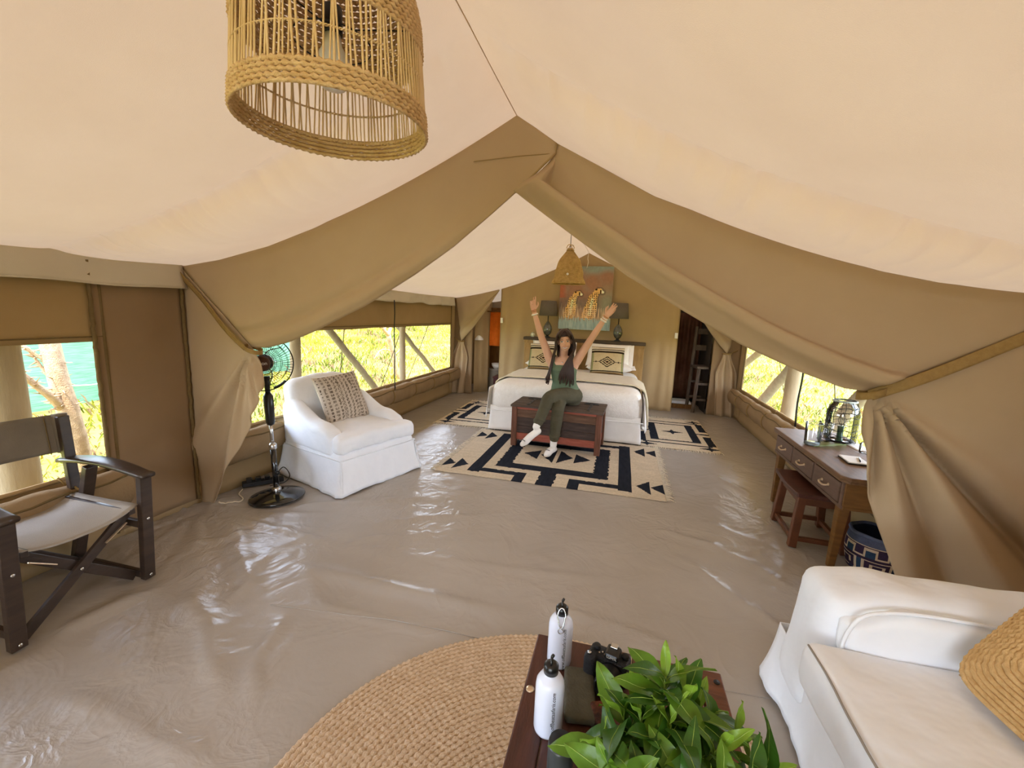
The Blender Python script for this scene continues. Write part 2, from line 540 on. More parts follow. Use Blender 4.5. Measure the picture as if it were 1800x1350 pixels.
# the fine joint of the sheet crossing the room
m = MB()
def on_floor(p): return (p[0], p[1], floor_h(p[0], p[1]) + .0015)
m.tube([on_floor((lerp(-1.6, 1.2, k / 60), lerp(1.60, 1.80, k / 60) + .03 * sin(k * .1))) for k in range(61)], .0022, 4)
struct(m.build('trim_5', K['floor'], smooth=True))

# ------------------------------------------------------------------ side walls with their window openings
def wall_x(name, x, pieces, material):
    m = MB()
    for (y0, y1, z0, z1) in pieces:
        n = max(2, int((y1 - y0) / .08)); k = max(2, int((z1 - z0) / .08))
        m.grid(lambda u, v: (x + .012 * nz(lerp(y0, y1, u) * 2.1, lerp(z0, z1, v) * 1.2, x), lerp(y0, y1, u), lerp(z0, z1, v)), n, k)
    return struct(m.build(name, material, smooth=True, thick=.006, weld=True))
ZS, ZT = 0.49, 1.25
wall_x('wall_left', XL, [(YF, -.9, 0, 1.73), (-.9, 1.86, 0, ZS), (1.86, 2.46, 0, 1.73), (2.46, 7.18, 0, ZS), (7.18, YE, 0, 1.73)], K['wallc'])
wall_x('wall_right', XW, [(2.56, 3.0, 0, 1.66), (3.0, 7.08, 0, ZS), (7.08, YE, 0, 1.66)], K['wallc'])
wall_x('wall_right', XF, [(YF, YP, 0, 1.63)], K['wallc'])
# brown sewn panel between the front window and the drape
m = MB()
m.grid(lambda u, v: (XL + .018 + .010 * nz(lerp(1.80, 2.345, u) * 5, v * 4, 1), lerp(1.80, 2.345, u), lerp(.06, 1.70, v)), 14, 40)
bp = struct(m.build('trim_6', K['brown'], smooth=True, thick=.004))
for yy in (1.805, 2.335):
    m = MB(); m.tube([(XL + .028 + .003 * sin(k * 1.9), yy + .007 * nz(k * .7, yy, 3), lerp(.06, 1.70, k / 60)) for k in range(61)], .012, 6)
    m.build('hem', K['seam'], bp, smooth=True)

# unseen front wall added to cut daylight on the near floor, open in the middle
m = MB()
for x0, x1 in ((XL, -1.35), (.60, XF)):
    m.grid(lambda u, v: (lerp(x0, x1, u), -1.7 + .03 * nz(u * 5, v * 3, x0), lerp(0, roof_z(lerp(x0, x1, u), -1.7), v)), 16, 16)
struct(m.build('wall_front_baffle', K['wallc'], smooth=True, thick=.005))

# windows: a fly screen, the top flap let down a little, the rolled flap tied along the sill
K['screen'] = netting('fly_screen', lin('#d8d2c0'), 0.07)
def window(idx, x, side, y0, y1, zs, zt, top, roll=True, material='flap'):
    m = MB()
    n = int((y1 - y0) / .05)
    m.grid(lambda u, v: (x + side * (.010 + .006 * nz(lerp(y0, y1, u) * 4, v, idx)), lerp(y0, y1, u), lerp(zt, top, v) - (.006 * nz(lerp(y0, y1, u) * 2, 5, idx) if v == 0 else 0)), n, 8)
    o = struct(m.build('window_%d' % idx, K[material], smooth=True, thick=.004))
    m = MB(); m.tube([(x + side * .016, lerp(y0, y1, k / 50), zt + .03 + .002 * nz(k * .3, 4, idx)) for k in range(51)], .004, 5)
    m.build('hem', K['seam'], o, smooth=True)
    m = MB(); m.quad((x, y0, zs), (x, y1, zs), (x, y1, zt), (x, y0, zt))
    m.build('screen', K['screen'], o)
    m = MB()
    for yy in (y0, y1):
        m.tube([(x + side * .012, yy, lerp(zs, top, k / 20)) for k in range(21)], .012, 6)
    m.build('side_hem', K['seam'], o, smooth=True)
    m = MB(); m.tube([(x + side * .008, lerp(y0, y1, k / 50), zs + .004 * nz(k * .4, 1, idx)) for k in range(51)], .012, 6)
    m.build('sill_hem', K['wallc'], o, smooth=True)
    if roll:
        m = MB()
        nseg = int((y1 - y0) / .03)
        def f(u, v):
            y = lerp(y0 - .03, y1 + (.12 if idx > 1 else -.02), u)
            a = 2 * PI * v
            pin = abs(sin(PI * (y - y0) / .62))
            r = .075 + .012 * min(1, pin * 2.2) + .010 * nz(y * 6, cos(a) * 2, sin(a) * 2)
            return (x + side * (.085 + r * cos(a) * .9), y, zs - .125 + r * sin(a) * 1.35)
        m.grid(f, nseg, 16)
        ro = m.build('rolled_flap', K['rolled'], o, smooth=True, weld=True)
        k = 0
        while y0 + .31 + k * .62 < y1:
            yy = y0 + .0 + k * .62 + .62
            if yy < y1:
                mm = MB(); mm.tube([(x + side * (.085 + .082 * cos(a)), yy, zs - .125 + .108 * sin(a)) for a in [2 * PI * q / 14 for q in range(14)]], .006, 5, closed=True)
                mm.tube([(x + side * .05, yy, zs - .03), (x + side * .02, yy - .02, zs + .02)], .005, 5)
                mm.build('tie', K['strap'], ro, smooth=True)
            k += 1
        mm = MB(); mm.tube([(x + side * (.10 + .05), lerp(y0, y1, q / 40), zs - .045 + .010 * sin(q * 1.3)) for q in range(41)], .006, 5)
        mm.build('fold', K['seam'], ro, smooth=True)
    return o
window(1, XL, 1, -.9, 1.86, ZS, 1.24, 1.72)
window(2, XL, 1, 2.46, 7.18, ZS, ZT, 1.72)
window(3, XW, -1, 3.0, 7.08, ZS, 1.20, 1.66)

# ------------------------------------------------------------------ back wall, bathroom behind it
m = MB()
def backf(u, v):
    x = lerp(-2.09, .88, u)
    top = roof_z(x, YB) + .01
    z = lerp(0.0, top, v)
    fold = 0.0
    for fx, ft, w, a in ((-2.02, -1.95, .07, .05), (-1.86, -1.62, .09, .045), (-1.66, -1.3, .08, .03), (.45, .62, .10, .035), (.70, .72, .07, .05), (.84, .80, .05, .04)):
        c = lerp(fx, ft, v)
        fold += a * math.exp(-((x - c) / w) ** 2) * (1 - .6 * v)
    return (x, YB - fold - .01 * nz(x * 3, z * 1.5, 5), z)
m.grid(backf, 110, 30)
wb = struct(m.build('wall_back', K['wallc'], smooth=True, thick=.005))
m = MB(); m.tube([(backf(1.0, k / 20)[0], backf(1.0, k / 20)[1] - .004, backf(1.0, k / 20)[2]) for k in range(21)], .006, 5)
m.build('hem', K['tan'], wb, smooth=True)
m = MB(); m.tube([(backf(0.0, k / 20)[0], backf(0.0, k / 20)[1] - .004, backf(0.0, k / 20)[2]) for k in range(21)], .006, 5)
m.build('hem', K['tan'], wb, smooth=True)
# side panels next to the two doorways
for nm, x0, x1 in (('wall_back_left', XL, -2.60), ('wall_back_right', 1.42, XW)):
    m = MB()
    m.grid(lambda u, v: (lerp(x0, x1, u), YB - .02 + .02 * nz(u * 5, v * 3, x0), lerp(0, roof_z(lerp(x0, x1, u), YB), v)), 12, 24)
    struct(m.build(nm, K['brown'], smooth=True, thick=.005))
m = MB()
m.grid(lambda u, v: (lerp(XL, XW, u), YE, lerp(0, prof(lerp(XL, XW, u)), v)), 30, 6)
struct(m.build('wall_far', K['brown'], smooth=True))
m = MB()
m.grid(lambda u, v: (lerp(-2.62, -2.40, u), lerp(YB + .15, YB + .32, u) + .02 * sin(u * 9), lerp(0, 1.75, v)), 10, 8)
struct(m.build('wall_bathroom', K['wallc'], smooth=True, thick=.004))
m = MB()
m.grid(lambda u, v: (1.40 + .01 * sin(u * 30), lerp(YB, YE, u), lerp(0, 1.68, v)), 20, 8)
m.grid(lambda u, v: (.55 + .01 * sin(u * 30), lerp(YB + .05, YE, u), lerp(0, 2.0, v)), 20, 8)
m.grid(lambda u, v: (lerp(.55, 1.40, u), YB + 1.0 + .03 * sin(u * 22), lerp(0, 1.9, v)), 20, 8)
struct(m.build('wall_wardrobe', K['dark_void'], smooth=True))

# ------------------------------------------------------------------ the partition: two drapes drawn aside
def ruled(top, bot, nu, nv, relief, ease=1.0):
    m = MB()
    def f(u, v):
        a = interp(top, u); b = interp(bot, u)
        x, z = lerp(a[0], b[0], v), lerp(a[1], b[1], v)
        return (x, YP + relief(u, v, x, z), z)
    m.grid(f, nu, nv)
    return m
TL = [(-.400, 2.373), (-.62, 2.524), (-.908, 2.399), (-1.198, 2.25), (-1.516, 2.107), (-1.869, 1.968), (-2.224, 1.857), (-2.619, 1.769), (-2.95, 1.722)]
BL = [(-.404, 2.324), (-.609, 2.134), (-.785, 1.99), (-.957, 1.853), (-1.196, 1.698), (-1.527, 1.506), (-1.882, 1.339), (-2.106, 1.251), (-2.265, 1.208), (-2.40, 1.205)]
TRT = [(-.400, 2.373), (-.187, 2.26), (.104, 2.102), (.379, 1.998), (.642, 1.896), (.891, 1.819), (1.127, 1.753), (1.35, 1.708), (1.66, 1.672), (1.95, 1.645)]
BR = [(-.404, 2.324), (-.489, 2.225), (-.609, 2.134), (-.312, 1.927), (-.002, 1.713), (.293, 1.543), (.576, 1.39), (.844, 1.275), (1.036, 1.212), (1.170, 1.200)]
TL = [tuple(p) for p in TL]
KL, KR = Vector((-2.40, YP, 1.205)), Vector((1.170, YP, 1.200))

lc = thing('partition_curtain', 'left half of the tan canvas room divider, tied back behind the black fan', 'curtain', (0, 0, 0))
rc = thing('partition_curtain', 'right half of the tan canvas room divider, tied back beside the desk', 'curtain', (0, 0, 0))
def rel_l(u, v, x, z):
    d = .0
    d -= .030 * sm(.70, .93, v) * (1 - sm(.93, 1.0, v)) * sm(.1, .5, u)
    d -= .022 * math.exp(-((v - (.62 + .12 * u)) / .07) ** 2) * sm(.3, .9, u)
    d += .016 * math.exp(-((v - (.76 + .05 * u)) / .04) ** 2) * sm(.15, .7, u)
    d -= .010 * math.exp(-((v - (.45 + .2 * u)) / .08) ** 2) * sm(.4, .8, u)
    d += .02 * nz(x * 1.3, z * 2.0, 3)
    d -= .01 * sm(.5, 1, v)
    return d * (1 - sm(.97, 1.0, u)) * sm(0, .10, v)
def rel_r(u, v, x, z):
    vf = lerp(.62, .80, u)
    d = -.115 * sm(vf - .012, vf + .035, v) * sm(.02, .12, u)
    d += .085 * sm(vf + .10, .99, v) * sm(.02, .2, u)
    d -= .014 * math.exp(-((v - (vf + .22)) / .035) ** 2) * sm(.3, .8, u)
    d += .012 * math.exp(-((v - (vf + .14)) / .03) ** 2) * sm(.1, .6, u)
    d += .015 * nz(x * 1.3, z * 2.0, 6)
    return d * (1 - sm(.965, 1.0, u)) * sm(0, .10, v)
ruled(TL, BL, 90, 44, rel_l).build('upper_drape', K['tan2'], lc, smooth=True, thick=.006, off=0)
ruled(TRT, BR, 90, 60, rel_r).build('upper_drape', K['tan2'], rc, smooth=True, thick=.006, off=0)

# gathered lower drapes
def fan_relief(K0, folds, amp, x, z):
    dx, dz = x - K0.x, K0.z - z
    r = math.hypot(dx, dz)
    a = math.atan2(dx, max(dz, -.5))
    d = 0.0
    for (c, w, h) in folds:
        d += h * math.exp(-((a - c) / w) ** 2)
    return d * sm(.0, .14, r) * amp
E_L = (-2.95, 1.722)
LL = [E_L, (-3.0, 1.3), (-3.0, .8), (-3.0, .35), (-2.98, -.01)]
RL = [E_L, (-2.40, 1.205), (-2.33, 1.10), (-2.30, .94), (-2.34, .78), (-2.46, .58), (-2.60, .37), (-2.74, .17), (-2.86, -.01)]
def rel_ll(u, v, x, z):
    d = fan_relief(KL, ((.10, .10, -.075), (-.10, .07, -.03), (-.25, .07, -.06), (-.44, .10, .03), (-.62, .09, -.035), (.28, .06, -.05), (-.36, .04, .03)), 1.0, x, z) * (1 if z < 1.2 else .3)
    return d * sm(.3, .45, u) * (1 - .4 * sm(.8, 1, u)) + .012 * nz(x * 3, z * 2.2, 8)
def two_rail(l, r, nu, nv, relief):
    m = MB()
    def f(u, v):
        a, b = interp(l, u), interp(r, u)
        x, z = lerp(a[0], b[0], v), lerp(a[1], b[1], v)
        return (x, YP - .006 + relief(u, v, x, z), z)
    m.grid(f, nu, nv)
    return m
two_rail(LL, RL, 90, 60, rel_ll).build('gathered_drape', K['tan2'], lc, smooth=True, thick=.006, off=0)
E_R = (1.95, 1.645)
RR = [E_R, (2.29, 1.30), (2.29, .8), (2.29, .3), (2.29, 0)]
LR = [E_R, (1.170, 1.200), (1.150, 1.12), (1.155, 1.0), (1.19, .80), (1.275, .606), (1.395, .293), (1.50, 0.0)]
def rel_rr(u, v, x, z):
    if z < 1.26:
        d = fan_relief(KR, ((.02, .07, -.05), (.17, .05, .04), (.30, .09, -.055), (.475, .05, .045), (.62, .10, -.10), (.80, .045, .09), (.95, .10, -.035)), 1.0, x, z)
        d += fan_relief(KR, ((.10, .03, -.02), (.40, .03, -.02)), 1.0, x, z) * (1 - sm(.2, .6, KR.z - z))
    else:
        d = 0
    k = 1 - sm(1.12, 1.26, z)
    return d * (.15 + .85 * k) * sm(.25, .40, u) + .014 * nz(x * 2.2, z * 1.6, 5)
two_rail(LR, RR, 100, 110, rel_rr).build('gathered_drape', K['tan2'], rc, smooth=True, thick=.006, off=0)

def strap(parent, a, b, yy, w, droop):
    m = MB()
    n = 30
    def f(u, v):
        x, z = lerp(a[0], b[0], u), lerp(a[1], b[1], u) - droop * 4 * u * (1 - u)
        dx, dz = b[0] - a[0], b[1] - a[1]
        l = math.hypot(dx, dz)
        o = (v - .5) * w
        return (x - dz / l * o, yy - .03 - .012 * sin(u * 7) + .008 * v, z + dx / l * o)
    m.grid(f, n, 4)
    m.build('tie_strap', K['strap'], parent, smooth=True, thick=.003)
strap(lc, (-2.42, 1.195), (-2.95, 1.70), YP - .01, .038, .01)
strap(rc, (1.15, 1.185), (1.98, 1.668), YP - .01, .050, .015)
# the strap wraps round the gathered cloth
for par, k0, w in ((lc, (-2.375, 1.19), .03), (rc, (1.165, 1.195), .035)):
    m = MB()
    m.grid(lambda u, v: (k0[0] + .055 * cos(u * PI * 2), YP + .05 * sin(u * PI * 2) - .012, k0[1] + (v - .5) * w + .02 * cos(u * PI * 2) * (1 if par is lc else -1) * -1), 20, 3)
    m.build('strap_loop', K['strap'], par, smooth=True, thick=.003)
# narrow overlap seam where the two halves meet below the ridge
m = MB(); m.tube([(-.402, YP - .008, 2.372), (-.404, YP - .010, 2.322)], .004, 5); m.tube([(-.404, YP - .012, 2.322), (-.49, YP - .02, 2.24), (-.609, YP - .012, 2.136)], .006, 5)
m.build('overlap_seam', K['tan'], lc, smooth=True)
m = MB(); m.tube([(-.404, YP - .010, 2.322), (-.60, YP - .010, 2.318), (-.85, YP - .012, 2.30)], .0025, 4)
m.build('stitch_line', K['tan'], lc, smooth=True)
m = MB(); m.box((-2.965, YP - .03, 1.70), (.05, .03, .05)); m.tube([(-2.99, YP - .04, 1.73), (-2.93, YP - .05, 1.70), (-2.97, YP - .04, 1.66)], .010, 6)
m.build('knot', K['strap'], lc, smooth=True)

# small drapes at the two doorways in the back wall
def door_drape(label, a, kn, foot, xs, side):
    t = thing('doorway_curtain', label, 'curtain')
    top = [(x, roof_z(x, YB) - .005) for x in [lerp(a, xs, k / 8) for k in range(9)]]
    bot = [(lerp(a, kn[0], k / 8) , lerp(roof_z(a, YB) - .03, kn[1], k / 8) - .05 * sin(PI * k / 8)) for k in range(9)]
    m = MB()
    def f(u, v):
        p, q = interp(top, u), interp(bot, u)
        x, z = lerp(p[0], q[0], v), lerp(p[1], q[1], v)
        return (x, YB - .06 - .03 * math.exp(-((v - .85) / .1) ** 2) * sm(.1, .5, u) + .025 * math.exp(-((v - .7) / .06) ** 2) - .02 * nz(x * 6, z * 3, 2), z)
    m.grid(f, 36, 20)
    m.build('upper_drape', K['tan2'], t, smooth=True, thick=.006)
    m = MB()
    def g(u, v):
        z = lerp(kn[1], 0, v)
        w = .055 + .10 * sm(0, .35, v)
        c = lerp(kn[0], foot, v)
        x = c + (u - .5) * 2 * w
        return (x, YB - .07 + .03 * sin(u * 15) * sm(0, .2, v), z)
    m.grid(g, 34, 20)
    m.build('gathered_drape', K['tan2'], t, smooth=True, thick=.006)
    m = MB(); m.tube([(kn[0] + .06 * cos(q), YB - .07 + .05 * sin(q), kn[1]) for q in [2 * PI * k / 12 for k in range(12)]], .010, 6, closed=True)
    m.tube([(kn[0] + side * .04, YB - .06, kn[1]), (kn[0] + side * .16, YB - .03, kn[1] + .06)], .007, 5)
    m.build('tie_strap', K['strap'], t, smooth=True)
door_drape('narrow canvas curtain tied at the doorway left of the bed', -2.12, (-2.80, .96), -2.90, XL + .03, -1)
door_drape('narrow canvas curtain tied at the doorway right of the bed', 1.00, (1.62, 1.0), 1.70, XW - .02, 1)
# ------------------------------------------------------------------ soft shape helpers
def rbox(m, c, s, r, n=8, noise=0.0, nf=4.0, shape=None, seed=0):
    """box with round edges, finely divided so that cloth relief can move its skin; noise in metres"""
    hx, hy, hz = s[0] / 2, s[1] / 2, s[2] / 2
    r = min(r, hx, hy, hz)
    def put(p):
        q = Vector((max(-hx + r, min(hx - r, p[0])), max(-hy + r, min(hy - r, p[1])), max(-hz + r, min(hz - r, p[2]))))
        d = Vector(p) - q
        if d.length < 1e-9: d = Vector((0, 0, 1))
        d.normalize()
        k = 0
        w = q + d * r
        if noise:
            k = noise * (mnoise.noise((w.x * nf + seed, w.y * nf, w.z * nf)) + .5 * mnoise.noise((w.x * nf * 2.3, w.y * nf * 2.3 + seed, w.z * nf * 2.3)))
        w = w + d * k
        if shape: w = Vector(shape(w))
        return (w.x + c[0], w.y + c[1], w.z + c[2])
    def axis(h):
        k = max(2, int(round(n * h / max(hx, hy, hz))))
        e = [-h + r * (1 - cos(PI / 2 * i / 3)) for i in range(3)]
        mid = [lerp(-h + r, h - r, i / k) for i in range(k + 1)] if h > r + 1e-6 else [0.0]
        return e + mid + [-a for a in e[::-1]]
    ax, ay, az = axis(hx), axis(hy), axis(hz)
    def sheet(A, B_, fn, flip):
        ids = [[m.pt(put(fn(a, b))) for b in B_] for a in A]
        for i in range(len(A) - 1):
            for j in range(len(B_) - 1):
                q = [ids[i][j], ids[i + 1][j], ids[i + 1][j + 1], ids[i][j + 1]]
                m.face(q[::-1] if flip else q)
    sheet(ax, ay, lambda a, b: (a, b, hz), False); sheet(ax, ay, lambda a, b: (a, b, -hz), True)
    sheet(ax, az, lambda a, b: (a, -hy, b), False); sheet(ax, az, lambda a, b: (a, hy, b), True)
    sheet(ay, az, lambda a, b: (hx, a, b), False); sheet(ay, az, lambda a, b: (-hx, a, b), True)
    return m

def pillow(m, w, d, h, n=22, colfn=None, wr=0.0, seed=0, pw=2.6):
    """square cushion lying in XY with pinched edges; colfn(u, v, top)"""
    def side(sg):
        def f(u, v):
            a, b = u * 2 - 1, v * 2 - 1
            e = max(0, (1 - abs(a) ** pw) * (1 - abs(b) ** pw)) ** .55
            pin = 1 - .05 * (abs(a) ** 2 * (1 - abs(b) ** 2) * 0 + (1 - abs(b) ** 2)) * abs(a) ** 3
            pin2 = 1 - .05 * (1 - abs(a) ** 2) * abs(b) ** 3
            z = sg * h / 2 * e + wr * e * mnoise.noise((a * 3 + seed, b * 3, sg))
            return (a * w / 2 * pin, b * d / 2 * pin2, z)
        m.grid(f, n, n, colfn=(lambda u, v: colfn(u, v, sg > 0)) if colfn else None, flip=sg < 0)
    side(1); side(-1)
    return m

# ------------------------------------------------------------------ kilim rugs
K['kilim'] = mat('kilim_wool', (1, 1, 1), paint=True, rough=0.95, scale=60, contrast=0.45, bump=0.5, bscale=220, spec=0.05)
K['fringe'] = mat('cotton_fringe', lin('#d9ccb4'), lin('#e6dbc6'), rough=0.95, scale=40, spec=0.05)
CREAM, NAVY = lin('#d8c8ae'), lin('#272a33')
def tri(p, a, b, c):
    def s(p, q, r): return (p[0] - r[0]) * (q[1] - r[1]) - (q[0] - r[0]) * (p[1] - r[1])
    d = (s(p, a, b), s(p, b, c), s(p, c, a))
    return not (min(d) < 0 < max(d))
def rect(x, y, x0, x1, y0, y1): return x0 <= x <= x1 and y0 <= y <= y1
def pat_front(x, y):
    """x, y from the rug's centre; half size 1.06 x .78"""
    a, b = abs(x), abs(y)
    dark = False
    if rect(a, b, .64, .76, 0, .68) or rect(a, b, .20, .76, .56, .645) or rect(a, b, .20, .30, .56, .79): dark = True
    if rect(a, b, 0, .545, 0, .47) and not rect(a, b, 0, .405, 0, .325): dark = True
    if rect(a, b, 0, .075, .46, .79): dark = True
    for s in (0, 1):
        x0 = .80 + .125 * s
        if tri((a, b), (x0, .52), (x0 + .12, .68 - .03 * s), (x0 + .12, .37 + .03 * s)): dark = True
    for k in (0, 1):
        x0 = .03 + .17 * k
        if tri((a, y), (x0 + .14 + .02 * k, .03), (x0 - .01, .24 - .06 * k), (x0 - .01, -.18 + .06 * k)): dark = True
    return dark
def pat_side(x, y):
    a, b = abs(x), abs(y)
    dark = False
    if rect(a, b, 0, .30, 0, .455) and not rect(a, b, 0, .20, 0, .41): dark = True
    if rect(a, b, 0, .40, .55, .59): dark = True
    if rect(a, b, .36, .45, .14, .55): dark = True
    if rect(a, b, .36, .50, .12, .16) or rect(a, b, .30, .50, -.02, .025): dark = True
    r = abs(x) / .15 + abs(y) / .05
    if r < 1 or (abs(x) < .045 and abs(y) < .12 and abs(x) / .045 + abs(y) / .12 < 1): dark = True
    dx, dy = abs(a - .36), abs(b - .67)
    if dx / .13 + dy / .045 < 1 or dx / .03 + dy / .10 < 1: dark = True
    return dark
def kilim(name, label, cx, cy, hx, hy, pat, fringe_axis, rz, nx, ny, group):
    t = thing(name, label, 'rug', (cx, cy, 0), rz, group)
    m = MB()
    def z(x, y): return .007 + .004 * (nz(x * 3 + cx, y * 3, 2) + .4) * .6 + (.003 * nz(x * 9, y * 9, 1) if max(abs(x) / hx, abs(y) / hy) > .9 else 0)
    def f(u, v):
        x, y = lerp(-hx, hx, u), lerp(-hy, hy, v)
        e = .008 * nz(y * 4, cx, 1) if fringe_axis == 'x' else 0
        return (x + e * (abs(x) / hx) ** 4, y + .006 * nz(x * 4, cx, 3) * (abs(y) / hy) ** 4, z(x, y))
    def col(u, v):
        x, y = lerp(-hx, hx, u), lerp(-hy, hy, v)
        wob = .006 * nz(x * 22, y * 22, 5)
        if pat(x + wob, y + wob): return tuple(c * (1 + .3 * nz(x * 40, y * 9, 2)) for c in NAVY)
        k = 1 + .10 * nz(x * 4, y * 26, 7)
        return tuple(c * k for c in CREAM)
    m.grid(f, nx, ny, colfn=col)
    m.build('pile', K['kilim'], t, smooth=True, thick=.006, off=-1)
    m = MB()
    L_ = hy if fringe_axis == 'x' else hx
    n = int(L_ * 2 / .016)
    rr = random.Random(int(cx * 100) + 3)
    for s in (-1, 1):
        for k in range(n):
            q = lerp(-L_, L_, (k + .5) / n)
            l = rr.uniform(.045, .075); sk = rr.uniform(-.025, .025)
            h = hx if fringe_axis == 'x' else hy
            pts = [(s * (h - .004), q, .008), (s * (h + l * .5), q + sk * .4, .010 + rr.uniform(0, .006)), (s * (h + l), q + sk, .003)]
            if fringe_axis == 'y': pts = [(p[1], p[0], p[2]) for p in pts]
            m.tube(pts, [.0032, .003, .0015], 4, caps=False)
    m.build('fringe', K['fringe'], t, smooth=True, kind='stuff')
    return t
kilim('kilim_rug', 'cream and black patterned kilim spread in front of the bed under the wooden chest', -.565, 4.36, 1.04, .775, pat_front, 'x', 0, 208, 156, 'kilim rugs round the bed')
kilim('kilim_rug', 'narrow cream and black kilim on the floor along the right side of the bed',   .760, 5.965, .46, .79, pat_side, 'y', 0, 110, 160, 'kilim rugs round the bed')
kilim('kilim_rug', 'narrow cream and black kilim showing past the left side of the bed', -1.87, 5.995, .49, .78, pat_side, 'y', .015, 110, 160, 'kilim rugs round the bed')

# round jute rug: one rope braided round and round
K['jute'] = mat('jute_rope', lin('#c0a484'), lin('#e2cdb2'), rough=0.95, scale=38, bump=0.5, bscale=260, spec=0.05, contrast=0.7)
def rope_disc(m, rmax, pitch, lump, amp, h, sup=None, dome=None, flat_from=0.03):
    k = 0
    r = flat_from
    rr = random.Random(5)
    while r < rmax:
        n = max(12, int(2 * PI * r / lump))
        ph = rr.random()
        sec = ((-.5, .0), (-.36, .72), (0, 1.0), (.36, .72), (.5, .0))
        ids = []
        for j in range(n * 2):
            a = 2 * PI * (j + ph) / (n * 2)
            up = j % 2
            ring = []
            for (sx, sz) in sec:
                rad = r + sx * pitch + (.18 * pitch if up else -.12 * pitch) * (sz * .5)
                hh = h + amp * sz * (1.0 if up else .45) + .0015 * nz(cos(a) * r * 60, sin(a) * r * 60, k)
                if sup:
                    ca, sa = cos(a), sin(a)
                    g = (abs(ca) ** sup + abs(sa) ** sup) ** (-1 / sup)
                else: g = 1.0
                x, y = rad * cos(a) * g, rad * sin(a) * g
                ring.append(m.pt((x, y, hh + (dome(rad / rmax) if dome else 0))))
            ids.append(ring)
        N = len(ids)
        for j in range(N):
            A, B_ = ids[j], ids[(j + 1) % N]
            for q in range(4):
                m.face([A[q], B_[q], B_[q + 1], A[q + 1]])
        r += pitch; k += 1
    return m
m = rope_disc(MB(), .895, .0205, .0235, .0115, .004)
jr = m.build('jute_rug', K['jute'], smooth=True)
jr.location = (-.085, .905, .004)
tag(jr, 'round braided jute rug lying under the low wooden table', 'rug')

# ------------------------------------------------------------------ wood materials
K['dark_wood'] = mat('ebony_stained_wood', lin('#2b211c'), lin('#43352c'), rough=0.32, scale=6, stretch=(1, 1, 6), spec=0.5, bump=0.08)
K['desk_wood'] = mat('walnut_wood', lin('#5a3f2a'), lin('#7d5a3a'), rough=0.45, scale=7, stretch=(6, 1, 6), spec=0.4, bump=0.12)
K['desk_side'] = mat('warm_brown_wood', lin('#60411f'), lin('#80592b'), rough=0.5, scale=7, stretch=(1, 1, 6), spec=0.35, bump=0.12)
K['desk_front'] = mat('greyed_brown_wood', lin('#5c4638'), lin('#735a4c'), rough=0.5, scale=7, stretch=(6, 1, 6), spec=0.3, bump=0.12)
K['red_wood'] = mat('mahogany_wood', lin('#4b2a1b'), lin('#7a4729'), rough=0.38, scale=6, stretch=(1, 7, 1), spec=0.45, bump=0.12)
K['red_dark'] = mat('dark_mahogany_wood', lin('#3c2119'), lin('#5a3226'), rough=0.4, scale=5, stretch=(9, 1.4, 9), spec=0.4, bump=0.15)
K['stool_wood'] = mat('teak_wood', lin('#4d2d1c'), lin('#75452b'), rough=0.42, scale=7, stretch=(1, 6, 1), spec=0.4, bump=0.12)
K['head_wood'] = mat('weathered_board', lin('#7d5f38'), lin('#c69f66'), rough=0.7, scale=4, stretch=(5, 5, 1), spec=0.2, bump=0.5, contrast=0.8)
K['head_top'] = mat('dark_board', lin('#3d3226'), lin('#584836'), rough=0.6, scale=5, stretch=(1, 5, 5), bump=0.3)
K['brass'] = mat('aged_brass', lin('#c9a15c'), lin('#e0bd7c'), rough=0.3, scale=20, metal=0.9)
K['pewter'] = mat('pale_brass', lin('#cdb394'), lin('#e6d2b4'), rough=0.3, scale=20, metal=0.8)
K['steel'] = mat('polished_steel', lin('#c8c8c8'), rough=0.22, metal=1.0)
K['iron'] = mat('black_iron', lin('#2a2a2c'), lin('#3a3a3d'), rough=0.5, scale=20, metal=0.5)
K['black_plastic'] = mat('black_plastic', lin('#141416'), rough=0.28, spec=0.5)
K['matt_black'] = mat('matt_black_rubber', lin('#1b1b1d'), lin('#242426'), rough=0.6, scale=40, spec=0.3)

